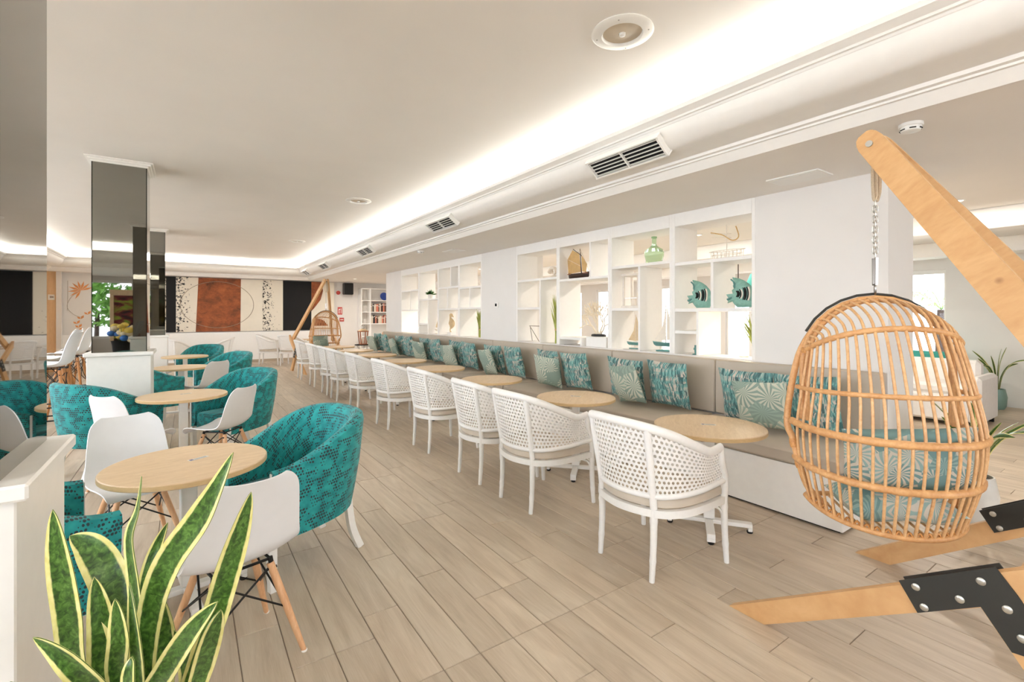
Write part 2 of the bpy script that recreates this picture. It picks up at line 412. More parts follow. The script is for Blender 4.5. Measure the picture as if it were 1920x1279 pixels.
M['leafprint2'] = leaf_fabric('palm_cushion_print', 4.2, (118, 152, 150), (150, 178, 172), (206, 200, 186))
def snake_leaf():
    t = NT('snake_plant_leaf'); uv = t.tc('UV'); x, y, _ = t.xyz(uv)
    edge = t.math('ABSOLUTE', t.math('SUBTRACT', x, .5)); nz = t.noise(t.comb(t.math('MULTIPLY', x, 2), t.math('MULTIPLY', y, 14)), 3, 3)
    e = t.math('ADD', edge, t.math('MULTIPLY', t.math('SUBTRACT', nz, .5), .06))
    oi = t.new('ShaderNodeObjectInfo')
    band = t.noise(t.comb(t.math('MULTIPLY', x, 3), t.math('MULTIPLY', y, 46), oi.outputs['Random']), 1.6, 3, .6, .6)
    green = t.ramp(band, [(.36, srgb(38, 66, 22)), (.52, srgb(66, 102, 36)), (.68, srgb(98, 134, 60))])
    t.col(t.mix(t.ramp(e, [(.33, (0, 0, 0, 1)), (.37, (1, 1, 1, 1))]), green, t.ramp(nz, [(.3, srgb(214, 206, 120)), (.7, srgb(232, 224, 158))]))); t.rough(.35); return t.m
M['snakeleaf'] = snake_leaf()
def speckle(name, base, ink, thr=.58, scale=14, grad=True):
    t = NT(name); o = t.tc('Object'); n = t.noise(o, scale, 4, .7); 
    x, y, z = t.xyz(t.tc('Generated'))
    k = t.math('ADD', n, t.math('MULTIPLY', t.math('SUBTRACT', .30, t.math('ABSOLUTE', t.math('SUBTRACT', x, .12))), .22)) if grad else n
    t.col(t.mix(t.ramp(k, [(thr, (0, 0, 0, 1)), (thr + .02, (1, 1, 1, 1))]), srgb(*base), srgb(*ink))).rough(.8); return t.m
M['canvasspeck'] = speckle('speckled_canvas', (228, 220, 204), (40, 36, 34))
M['canvas'] = plain('cream_canvas', (230, 222, 206), .85, var=.03, scale=4)
def rust():
    t = NT('rust_canvas'); o = t.tc('Object'); n = t.noise(t.mapping(o, (1, 1, 1.3)), 3.0, 8, .7, .3)
    t.col(t.ramp(n, [(.3, srgb(70, 44, 32)), (.42, srgb(122, 66, 38)), (.55, srgb(150, 82, 46)), (.7, srgb(176, 100, 56))])).rough(.8); return t.m
M['rust'] = rust()
def abstract():
    t = NT('abstract_painting'); n = t.noise(t.mapping(t.tc('Object'), (1, 1, 2)), 1.6, 3, .5, 1.5)
    t.col(t.ramp(n, [(.34, srgb(40, 22, 24)), (.45, srgb(110, 30, 36)), (.53, srgb(130, 120, 50)), (.6, srgb(120, 160, 40)), (.68, srgb(180, 120, 60))])).rough(.6); return t.m
M['abstract'] = abstract()
M['canvasblack'] = plain('black_canvas', (9, 9, 9), .8)

#==PART2==
# ------------------------------------------------------------------ the room shell
X0, X1, Y0, Y1 = -3.05, 11.0, -5.0, 17.0
ZL, ZH = 2.62, 3.15
floor = struct(MB().box((X0 - .2, Y0 - .2, -.12), (X1 + .2, Y1 + .2, -.004)).obj('floor', M['grout'], smooth=0))
PW = .1768; PX = .538; SEAM = 1.81; PL = 1.06; GAP = .0035
CA = R(34.376); cs, cc = math.sin(CA), math.cos(CA)
def in_view(x, y):
    d = x * cs + y * cc; r = x * cc - y * cs
    return d > .5 and abs(r / d) < 1.2 and (1.5 / d) < .95
slots = []
k0 = int((X0 - PX) / PW) - 1
for k in range(k0, int((X1 - PX) / PW) + 2):
    xa = PX + k * PW; xc = xa + PW / 2
    if xc < X0 or xc > X1: continue
    fr = [.36, .72, 1.06, .54][(k * 3 + k // 5) % 4]
    y = SEAM
    ln = fr
    while y < Y1:
        e = min(y + ln, Y1); slots.append((xc, (y + e) / 2, round(e - y, 3))); y = e; ln = PL
    y = SEAM; ln = [.72, .36, .9, 1.06][(k * 5 + k // 3) % 4]
    while y > Y0:
        e = max(y - ln, Y0); slots.append((xc, (y + e) / 2, round(y - e, 3))); y = e; ln = PL
slots.sort(key=lambda q: (0 if in_view(q[0], q[1]) and q[0] < 5.5 else 100) + math.hypot(q[0], q[1]))
pm = {}
def plank_mesh(L):
    if L not in pm:
        m = MB(); b = .002; w = PW / 2 - GAP / 2; l = L / 2 - GAP / 2
        m.add([(-w, -l, -.0035), (w, -l, -.0035), (w, l, -.0035), (-w, l, -.0035), (-w + b, -l + b, 0), (w - b, -l + b, 0), (w - b, l - b, 0), (-w + b, l - b, 0)],
              [(4, 5, 6, 7), (0, 1, 5, 4), (1, 2, 6, 5), (2, 3, 7, 6), (3, 0, 4, 7), (3, 2, 1, 0)])
        me = m.mesh('plank', 0); me.materials.append(M['plank']); pm[L] = me
    return pm[L]
for (x, y, L) in slots[:300]: link('plank', plank_mesh(L), floor, (x, y, 0))
rest = MB()
for (x, y, L) in slots[300:]:
    w = PW / 2 - GAP / 2; l = L / 2 - GAP / 2
    rest.add([(x - w, y - l, 0), (x + w, y - l, 0), (x + w, y + l, 0), (x - w, y + l, 0)], [(0, 1, 2, 3)])
o = rest.obj('far_planks', M['plank'], floor, smooth=0); o['kind'] = 'stuff'

# walls
def wbox(name, a, b, mat='wall', bv=0): return struct(MB().box(a, b, bv).obj(name, M[mat], smooth=0))
wl = MB(); wz = (-4.4, 15.4, .8, 2.5)  # unseen left wall, its long window opening added to even out the light
wl.box((X0 - .2, Y0, -.02), (X0, wz[0], 3.3)); wl.box((X0 - .2, wz[1], -.02), (X0, Y1, 3.3)); wl.box((X0 - .2, wz[0], -.02), (X0, wz[1], wz[2])); wl.box((X0 - .2, wz[0], wz[3]), (X0, wz[1], 3.3))
struct(wl.obj('wall_left', M['woodwall'], smooth=0))
wb = wbox('wall_back', (X0 - .2, Y1, -.02), (X1 + .2, Y1 + .2, 3.3))
MB().box((X0, Y1 - .06, 0), (3.45, Y1 - .001, .96), .006).obj('dado_panel', M['trim'], wb, 0)
struct(MB().box((X0, Y1 - .075, 0), (3.45, Y1 - .0605, .085), .004).obj('baseboard_back', plain('taupe_baseboard', (178, 162, 142), .5), smooth=0))
wf = MB(); ww = (-2.8, 5.8, .8, 2.5)  # opening made wider than the mirrored window to admit more daylight
wf.box((X0 - .2, Y0 - .2, -.02), (ww[0], Y0, 3.3)); wf.box((ww[1], Y0 - .2, -.02), (X1 + .2, Y0, 3.3)); wf.box((ww[0], Y0 - .2, -.02), (ww[1], Y0, ww[2])); wf.box((ww[0], Y0 - .2, ww[3]), (ww[1], Y0, 3.3))
struct(wf.obj('wall_front', M['wall'], smooth=0))
wr = MB(); py = Y0; wzr = (.2, 2.3)
for a_, b_ in RW:
    wr.box((X1, py, -.02), (X1 + .2, a_, 3.3)); wr.box((X1, a_, -.02), (X1 + .2, b_, wzr[0])); wr.box((X1, a_, wzr[1]), (X1 + .2, b_, 3.3)); py = b_
wr.box((X1, py, -.02), (X1 + .2, Y1, 3.3))
struct(wr.obj('wall_right', M['wall'], smooth=0))
def window(name, fixed, rng, n, axis):
    w = struct(bpy.data.objects.new(name, None)); COL.objects.link(w)
    a, b, z0, z1 = rng
    def bx(p0, p1, q0, q1, nm, mat, th):
        if axis == 'x': return MB().box((p0, fixed - th, q0), (p1, fixed + th, q1)).obj(nm, M[mat], w, 0)
        return MB().box((fixed - th, p0, q0), (fixed + th, p1, q1)).obj(nm, M[mat], w, 0)
    bx(a, b, z0, z0 + .07, 'window_rail', 'trim', .04); bx(a, b, z1 - .07, z1, 'window_rail', 'trim', .04)
    for i in range(n + 1):
        c = a + (b - a) * i / n; bx(c - .035, c + .035, z0 + .07, z1 - .07, 'mullion', 'trim', .04)
        if i < n: bx(c + .035, a + (b - a) * (i + 1) / n - .035, z0 + .07, z1 - .07, 'pane', 'pane', .004)
window('window_1', Y0 - .1, ww, 6, 'x'); 
for a_, b_ in RW: window('window_2', X1 + .1, (a_, b_, *wzr), 2 if b_ - a_ > 1 else 1, 'y')
window('added_window_3', X0 - .1, wz, 13, 'y')  # window row added on the unseen left wall to brighten the room

# ceilings: raised main ceiling, lower soffit around it, cove trim ring
FX0, FX1, FY0, FY1 = -2.95, 3.27, -1.6, 16.55
cm = struct(MB().box((FX0 - .05, FY0 - .05, ZH), (FX1 + .05, FY1 + .05, ZH + .15)).obj('ceiling_main', M['ceiling'], smooth=0))
low = MB()
low.box((FX1, Y0 - .2, ZL), (X1 + .2, Y1 + .2, 3.3)); low.box((X0 - .2, Y0 - .2, ZL), (FX0, Y1 + .2, 3.3)); low.box((FX0, FY1, ZL), (FX1, Y1 + .2, 3.3)); low.box((FX0, Y0 - .2, ZL), (FX1, FY0, 3.3))
struct(low.obj('ceiling_low', M['ceiling'], smooth=0))
prof = [(-.002, ZL - .004), (.045, 2.675), (.06, 2.678), (.062, 2.69), (.085, 2.695), (.088, 2.71)]
for i in range(9):
    t = i / 8 * PI / 2; prof.append((.09 + .27 * math.sin(t), 2.715 + .175 * (1 - math.cos(t))))
prof += [(.365, 2.893), (.37, 2.905), (.385, 2.907), (.388, 2.92), (.43, 2.945), (.44, 2.972), (.40, 2.974), (.395, 2.94), (.0, 2.94)]
tr = MB(); rows = []
for i, z in prof: rows.append([(FX1 - i, FY0 + i, z), (FX1 - i, FY1 - i, z), (FX0 + i, FY1 - i, z), (FX0 + i, FY0 + i, z), (FX1 - i, FY0 + i, z)])
tr.grid(rows); struct(tr.obj('trim_1', M['trim'], smooth=30))

# square columns: white plinth, tinted mirror faces, white crown
def column(y, label):
    c = thing('mirror_column', label, 'column', (-.602, y + .235, 0), 0, 'mirror clad columns')
    MB().box((-.265, -.265, 0), (.265, .265, 1.06), .004).obj('plinth', M['white'], c, 0)
    MB().box((-.29, -.29, 1.06), (.29, .29, 1.10), .006).obj('plinth_cap', M['white'], c, 0)
    for i in range(4):
        m = MB().box((-.229, .222, 1.1005), (.229, .229, 3.095)); m.xf(Matrix.Rotation(i * PI / 2, 4, 'Z')); m.obj('mirror_panel', M['mirror'], c, 0)
    MB().box((-.221, -.221, 1.1005), (.221, .221, 3.095)).obj('core', M['darkgrey'], c, 0)
    m = MB()
    for z0, z1, e in ((3.095, 3.115, .24), (3.115, 3.135, .262), (3.135, 3.1498, .285)): m.box((-e, -e, z0), (e, e, z1), .004)
    m.obj('crown_moulding', M['trim'], c, 0)
column(1.62, 'foreground mirror-clad column with a white plinth at the left picture edge')
column(6.51, 'middle mirror-clad column reflecting a window, behind the teal armchairs')
column(11.37, 'farthest dark mirror column, just in front of the mural')

# partition pillars and half walls
def pillar(ya, yb): struct(MB().box((4.46, ya, 0), (5.02, yb, ZL), .003).obj('wall_pillar', M['wall'], smooth=0))
pillar(1.375, 2.413); pillar(6.395, 7.512); pillar(11.511, 12.61)
for n_, (a, b) in enumerate(((2.4135, 6.3945), (7.5125, 11.5105))):
    wbox('wall_divider', (4.462, a, 0), (4.82, b, 1.065))
# left corner pilaster
wbox('wall_pilaster', (-2.839, Y1 - .17, 0), (-2.735, Y1 - .0605, ZL)); wbox('wall_panel', (X0 + .001, Y1 - .12, 0), (-2.84, Y1 - .0605, ZL), 'woodwall')

# second room: beams in its ceiling
for n_, (xa, xb) in enumerate(((6.9, 7.2), (9.6, 10.0))):
    struct(MB().box((xa, Y0 + .01, 2.40), (xb, Y1 - .01, ZL - .001), .01).obj('trim_beam', M['trim'], smooth=0))

# outside
struct(MB().box((-14, -18, -.3), (30, 30, -.14)).obj('ground', M['ground'], smooth=0))
def hedge(name, label, c, size, n, mat, leaf=.22):
    m = MB(); rnd = random.Random(int(c[0] * 10 + c[1]))
    for i in range(n):
        p = Vector((c[0] + rnd.uniform(-1, 1) * size[0], c[1] + rnd.uniform(-1, 1) * size[1], c[2] + rnd.uniform(0, 1) * size[2]))
        a = Vector((rnd.uniform(-1, 1), rnd.uniform(-1, 1), rnd.uniform(-1, 1))).normalized(); b = a.orthogonal().normalized()
        s = leaf * rnd.uniform(.6, 1.2); m.add([p - a * s, p + b * s * .35, p + a * s, p - b * s * .35], [(0, 1, 2, 3)])
    t = thing(name, label, 'tree', (0, 0, 0)); m.obj('foliage', M[mat], t, 0)
    MB().tube([(c[0], c[1], -.14), (c[0] + .05, c[1], c[2] + .5)], [.09, .06], 8).obj('trunk', M['darkwood'], t)
hedge('garden_tree', 'bright green garden tree seen in the column mirror through the window', (-2.6, -8.2, 1.1), (1.6, .6, 2.2), 900, 'hedge')
def palm(c, label, seed):
    rnd = random.Random(seed); t = thing('palm_tree', label, 'tree', c, 0, 'palms outside the right window')
    MB().tube([(0, 0, -.14), (.03, .02, .8), (0, 0, 1.6)], [.12, .09, .07], 8).obj('trunk', M['darkwood'], t)
    for i in range(11):
        a = i * 2 * PI / 11 + rnd.uniform(-.2, .2); L = rnd.uniform(.9, 1.3); m = MB()
        spine = [(math.cos(a) * L * s, math.sin(a) * L * s, 1.6 + .55 * math.sin(s * 2.3) - .5 * s * s) for s in [q / 9 for q in range(10)]]
        side = Vector((-math.sin(a), math.cos(a), 0))
        for q in range(1, 10):
            p = Vector(spine[q]); w = .34 * math.sin(q / 10 * PI * .9 + .25)
            for sg in (-1, 1):
                tip = p + side * sg * w + Vector((math.cos(a) * .14, math.sin(a) * .14, -.10)); m.add([p, p + Vector((math.cos(a), math.sin(a), 0)) * .05, tip], [(0, 1, 2)])
        m.tube(spine, .008, 5); m.obj('frond', M['palm'], t, 0)
palm((12.6, 3.0, 0), 'pale palm tree outside the window beside the hanging chair', 3)
palm((12.8, 5.6, 0), 'palm tree outside the window, seen between the two striped fish shelves', 5)
palm((12.9, 8.6, 0), 'palm tree outside the window, seen behind the coral', 8)

# ------------------------------------------------------------------ ceiling fittings
def vent(yc, w, label):
    t = thing('air_vent', label, 'vent', (2.940, yc, 2.778), 0, 'air vents in the cove')
    # face looks down and into the room; local x = along wall slope
    sl = R(38); Rm = Matrix.Rotation(sl, 4, 'Y')
    h = .085
    def bx(nm, a, b, mat, bv=.002): MB().box(a, b, bv).xf(Rm).obj(nm, M[mat], t, 0)
    bx('backing', (-h, -w / 2, -.006), (h, w / 2, .002), 'darkgrey', 0)
    for s in (-1, 1):
        bx('frame', (s * h - .007, -w / 2 - .016, -.032), (s * h + .007, w / 2 + .016, .03), 'white'); bx('frame', (-h, s * w / 2 - .008, -.032), (h, s * w / 2 + .008, .03), 'white')
    bx('frame', (-h, -.006, -.029), (h, .006, .01), 'white')
    for i in range(5):
        x = -h + .02 + (2 * h - .04) * i / 4
        for s in (-1, 1): bx('slat', (x - .0022, s * .007, -.026), (x + .0022, s * (w / 2 - .009), -.012), 'white', 0)
vent(2.66, .74, 'largest air vent, nearest in the curved ceiling cove'); vent(6.05, .74, 'second air vent from the camera in the cove, left of the nearest one')
vent(9.5, .74, 'third air vent from the camera along the cove'); vent(13.0, .74, 'fourth air vent along the cove, near the far corner'); vent(15.3, .6, 'smallest air vent, at the far corner of the cove')
def diffuser(x, y, label):
    t = thing('ceiling_speaker', label, 'speaker', (x, y, ZH), 0, 'round ceiling speakers')
    MB().lathe([(.175, -.001), (.178, -.008), (.165, -.016), (.118, -.02), (.112, -.012), (.112, -.001)], 40).obj('ring', M['white'], t)
    MB().lathe([(.111, -.003), (.06, -.009), (.022, -.012), (.02, -.001)], 40).obj('cone', plain('speaker_cone', (205, 192, 172), .5), t)
    MB().lathe([(.02, -.003), (.018, -.022), (.004, -.027)], 20).obj('cap', M['white'], t)
    m = MB()
    for i in range(4):
        a = R(35 + 90 * i); m.lathe([(.005, -.0155), (.004, -.019)], 8, (.148 * math.cos(a), .148 * math.sin(a), 0))
    m.obj('screw', M['chrome'], t)
diffuser(2.09, 1.915, 'large round ceiling speaker nearest the camera'); diffuser(2.03, 6.9, 'middle round ceiling speaker, a thin ellipse'); diffuser(2.01, 11.47, 'farthest round ceiling speaker near the back cove')
def smoke(x, y, label):
    t = thing('smoke_detector', label, 'detector', (x, y, ZL), 0, 'smoke detectors')
    MB().lathe([(.058, -.001), (.058, -.018), (.054, -.02)], 28).obj('base', M['white'], t)
    MB().lathe([(.05, -.0202), (.052, -.03), (.046, -.045), (.03, -.05), (.0, -.05)], 28, cap=False).obj('dome', M['white'], t)
    for i in range(6):
        a = i * PI / 3 + .45
        m = MB(); m.tube([(.051 * math.cos(a + q), .051 * math.sin(a + q), -.036) for q in (-.3, 0, .3)], .0035, 6); m.obj('slot', M['black'], t)
smoke(3.50, .97, 'white smoke detector above the wooden swing stand'); smoke(3.36, 7.75, 'small smoke detector farther along the low ceiling')
for x, y, lb in ((4.1, 1.86, 'nearest flush white access panel in the low ceiling'), (3.84, 7.42, 'far flush white access panel in the low ceiling')):
    t = thing('access_panel', lb, 'ceiling panel', (x, y, ZL), 0, 'ceiling access panels')
    MB().box((-.13, -.2, -.012), (.13, .2, -.0005), .003).obj('frame', M['trim'], t, 0); MB().box((-.11, -.18, -.016), (.11, .18, -.0125), .002).obj('cover', M['white'], t, 0)
def downlight(x, y, label, z=ZL):
    t = thing('downlight', label, 'light', (x, y, z), 0, 'recessed downlights')
    MB().lathe([(.06, -.0005), (.062, -.006), (.046, -.008), (.044, -.002)], 24).obj('ring', M['white'], t); MB().lathe([(.044, -.003), (.0, -.004)], 24, cap=False).obj('lens', M['downlight'], t)
    l = bpy.data.lights.new('downlight_lamp', 'AREA'); l.shape = 'DISK'; l.size = .09; l.energy = 34; l.color = WARM
    lo = bpy.data.objects.new('downlight_lamp', l); COL.objects.link(lo); lo.parent = t; lo.location = (0, 0, -.012)
downlight(6.23, 1.365, 'lit downlight in the next room, right of the wooden beam')
for i, (x, y) in enumerate(((5.9, 4.0), (5.9, 7.0), (5.9, 10.0), (8.4, 4.0), (8.4, 8.0), (4.3, 15.0), (7.6, 13.5))):  # extra downlights added as soft fill for the next room and far end
    downlight(x, y, ['added fill downlight behind the wire ship shelf', 'added fill downlight behind the middle pillar', 'added fill downlight behind the far shelves', 'added fill downlight over the white sofa', 'added fill downlight deep in the next room', 'added fill downlight by the wall speaker', 'added fill downlight in front of the bookcase'][i])

#==PART3==
# ------------------------------------------------------------------ bench along the partition
XB = 4.36
ordn = ['first', 'second', 'third', 'fourth', 'fifth', 'sixth', 'seventh', 'eighth']
BY = [1.38, 2.77, 4.17, 5.57, 6.97, 8.37, 9.77, 11.17, 12.57]
for k in range(8):
    a, b = BY[k], BY[k + 1]
    t = thing('bench_module', 'nearest taupe bench section with white base, behind the hanging chair' if k == 0 else f'{ordn[k]} taupe bench section counted from the hanging chair', 'bench', (0, 0, 0), 0, 'built-in bench sections')
    MB().box((3.66, a, .018), (4.44, b, .398), .002).obj('base', M['white'], t, 0)
    MB().box((3.69, a + .03, 0), (4.44, b - .001, .0175)).obj('toe_kick', M['darkgrey'], t, 0)
    m = MB(); n = 13; P = []
    m.box((3.645, a + .002, .40), (4.365, b - .002, .512), .022); m.obj('seat_cushion', M['benchfabric'], t, 45)
    m = MB(); m.box((XB, a + .002, .515), (4.445, b - .002, 1.052), .012); m.obj('backrest', M['benchfabric'], t, 45)

def pillow_mesh(name, s, th, mat, seed=0):
    rnd = random.Random(seed); n = 15; m = MB()
    def P(i, j, sg):
        u = i / (n - 1) * 2 - 1; v = j / (n - 1) * 2 - 1
        pin = 1 - .055 * (1 - v * v) * abs(u) ** 4; pin2 = 1 - .055 * (1 - u * u) * abs(v) ** 4
        h = (max(0, 1 - abs(u) ** 2.6) * max(0, 1 - abs(v) ** 2.6)) ** .55
        wr = .008 * math.sin(3.1 * u + seed) * math.cos(2.7 * v + seed * 2) * h
        return (u * s / 2 * pin, (sg * th / 2 * h) + wr, v * s / 2 * pin2)
    uv = [[(i / (n - 1), j / (n - 1)) for j in range(n)] for i in range(n)]
    m.grid([[P(i, j, 1) for j in range(n)] for i in range(n)], uv); m.grid([[P(i, j, -1) for j in range(n)] for i in range(n)], uv, flip=True)
    me = m.mesh(name, 60); me.materials.append(M[mat]); return me
pmS = [pillow_mesh('cushion', .485, .15, 'stripe', q) for q in range(3)]; pmL = [pillow_mesh('leaf_cushion', .43, .13, 'leafprint', q + 5) for q in range(3)]
def place_pillow(me, name, x, y, zb, size, tilt, yaw, roll, label, cat, group):
    o = bpy.data.objects.new(name, me); COL.objects.link(o)
    # pillow plane local xz, normal y -> faces -X world, tilted back
    Mx = Matrix.Translation((x, y, zb)) @ Matrix.Rotation(R(90 + yaw), 4, 'Z') @ Matrix.Rotation(R(-tilt), 4, 'X') @ Matrix.Rotation(R(roll), 4, 'Y') @ Matrix.Translation((0, 0, size / 2))
    o.matrix_world = Mx
    return tag(o, label, cat, group)
st = [(2.30, 1.80), (3.72, 3.15), (5.11, 4.55), (6.51, 5.95), (7.83, 7.35), (9.2, 8.69), (10.62, 10.14), (12.2, 11.62)]
lf = [2.06, 3.50, 4.93, 6.40, 7.77, 9.15, 10.58, 12.15]
for k in range(8):
    for q in (0, 1):
        y = st[k][q]; rnd = random.Random(k * 2 + q)
        place_pillow(pmS[(k + q) % 3], 'striped_cushion', 4.17, y, .540, .485, 12 + rnd.uniform(-2, 3), rnd.uniform(-5, 5), rnd.uniform(-4, 4),
                     f'teal brushstroke-striped square cushion, {"left" if q == 0 else "right"} one of the pair on the {"nearest" if k == 0 else ordn[k]} bench section', 'cushion', 'striped bench cushions')
    place_pillow(pmL[k % 3], 'leaf_cushion', 3.99, lf[k], .545, .43, 18, [8, -6, 10, -4, 6, 9, -5, 4][k], [4, 7, -5, 6, 3, -4, 5, 2][k],
                 f'sage leaf-print cushion propped in front of the striped pair on the {"nearest" if k == 0 else ordn[k]} bench section', 'cushion', 'leaf print bench cushions')

# ------------------------------------------------------------------ round tables
def make_table(name, label, loc, rz, group, rad=.36):
    t = thing(name, label, 'table', loc, rz, group)
    m = MB(); m.lathe([(rad - .004, .6905), (rad, .694), (rad, .716), (rad - .004, .72)], 64); m.obj('tabletop', M['tabletop'], t, 30)
    m = MB(); m.lathe([(rad + .0008, .695), (rad + .0008, .715)], 64, cap=False); m.obj('edge_band', M['tableedge'], t, 60)
    MB().box((-.036, -.036, .075), (.036, .036, .675), .004).obj('column', M['white'], t, 0)
    MB().box((-.13, -.13, .675), (.13, .13, .690), .003).obj('top_plate', M['white'], t, 0)
    for i in range(2):
        m = MB(); L = .275
        m.box((-L, -.026, .04), (L, .026, .068) if i == 0 else (L, .026, .0675), .003)
        for s in (-1, 1): m.box((s * L - .028 * (1 if s > 0 else 0), -.026, .016), (s * L + .028 * (1 if s < 0 else 0), .026, .041), .003)
        m.xf(Matrix.Rotation(i * PI / 2, 4, 'Z')); m.obj('base_bar', M['white'], t, 0)
        for s in (-1, 1):
            m = MB(); m.lathe([(.017, 0), (.02, .004), (.02, .015)], 14, (s * (L - .015), 0, 0)); m.xf(Matrix.Rotation(i * PI / 2, 4, 'Z')); m.obj('foot', M['black'], t)
    return t
def sticker(x, y, rz, label, z=.7206):
    t = thing('table_sticker', label, 'sticker', (x, y, z), rz, 'stickers on the tabletops')
    MB().box((-.05, -.014, 0), (.05, .014, .0008)).obj('paper', M['sticker'], t, 0)
    for q in range(3): MB().box((-.022, -.008 + q * .006, .0008), (.04, -.005 + q * .006, .0012)).obj('print_line', M['stickergrey'], t, 0)
    MB().box((-.045, -.010, .0008), (-.027, .010, .0012)).obj('print_block', plain('sticker_navy', (96, 100, 150), .5), t, 0)
TY = [1.97, 3.37, 4.88, 6.33, 7.68, 9.10, 10.50, 11.95]
t0 = make_table('round_table', 'round oak-topped table nearest the hanging chair, on a white cross base', (3.03, TY[0], 0), R(36), 'round tables along the bench', .37)
for k in range(1, 8): dup(t0, (3.04, TY[k], 0), R(36 + (k * 7) % 11), f'{ordn[k]} round oak-topped table along the bench from the hanging chair')
sticker(3.04, 1.98, R(-50), 'small pale sticker at the centre of the nearest bench table'); sticker(3.05, 3.38, R(-50), 'small pale sticker on the second bench table')
LT = [(0.0, 3.04), (-.04, 5.62), (-.09, 8.62), (-.05, 10.85)]
dup(t0, (*LT[0], 0), R(8), 'big round oak-topped table in the left foreground behind the snake plant', 'round tables between teal armchairs')
dup(t0, (*LT[1], 0), R(4), 'second round table on the left, in front of the teal armchair and white shell chair', 'round tables between teal armchairs')
dup(t0, (*LT[2], 0), R(4), 'third round table on the left, beyond the middle column plinth', 'round tables between teal armchairs')
dup(t0, (*LT[3], 0), R(4), 'farthest round table of the left row', 'round tables between teal armchairs')
sticker(.045, 3.075, R(28), 'white printed sticker on the big left foreground table'); sticker(-.02, 5.66, R(20), 'small pale sticker on the second left table')

# ------------------------------------------------------------------ white cane armchairs (face +X locally)
def mirror_pts(half):
    """half: list from p=0 (back centre) outwards with y>=0 -> full list from -y to +y"""
    return [(x, -y, z) for (x, y, z) in reversed(half)] + [p for p in half[1:]]
bot_half = [(-.315, 0, .478), (-.262, .2, .478), (-.16, .283, .483), (0.0, .318, .49), (.13, .32, .498), (.246, .315, .505)]
top_half = [(-.378, 0, .893), (-.332, .215, .878), (-.20, .300, .825), (-.02, .334, .742), (.08, .336, .706), (.185, .332, .716)]
BOT = cr(mirror_pts(bot_half), 6); TOP = cr(mirror_pts(top_half), 6)
def along(curve, u):
    f = u * (len(curve) - 1); i = min(int(f), len(curve) - 2); t = f - i
    return Vector(curve[i]).lerp(Vector(curve[i + 1]), t)
def cane(u0, u1, nu, nv):
    m = MB()
    def P(a, b):
        u = u0 + (u1 - u0) * a / nu; p = along(BOT, u); q = along(TOP, u); return p.lerp(q, .03 + .92 * b / nv)
    for j in range(nv):
        sh = .5 * (j % 2)
        for i in range(nu + (j % 2)):
            l, r = max(0, i - sh), min(nu, i + 1 - sh); cx = (l + r) / 2; w = (r - l); c = (cx, j + .5)
            outer = [(l, j), (cx, j), (r, j), (r, j + .5), (r, j + 1), (cx, j + 1), (l, j + 1), (l, j + .5)]
            inner = [(c[0] + .27 * w * sx, c[1] + .27 * sy) for sx, sy in ((-.85, -.85), (0, -1.2), (.85, -.85), (1.2, 0), (.85, .85), (0, 1.2), (-.85, .85), (-1.2, 0))]
            vs = [P(*p) for p in outer] + [P(*p) for p in inner]
            m.add(vs, [(k, (k + 1) % 8, 8 + (k + 1) % 8, 8 + k) for k in range(8)])
    return m
def bamboo(path, r, n=8, step=.14, bump=1.13):
    pts = cr(path, 8) if len(path) > 2 else [tuple(Vector(path[0]).lerp(Vector(path[1]), q / 16)) for q in range(17)]
    L = 0; rr = []; out = []
    for i, p in enumerate(pts):
        if i: L += (Vector(p) - Vector(pts[i - 1])).length
        f = i / (len(pts) - 1); base = r[0] + (r[1] - r[0]) * f
        rr.append(base * (bump if (i % 8 == 5) else 1.0)); out.append(p)
    return MB().tube(out, rr, n)
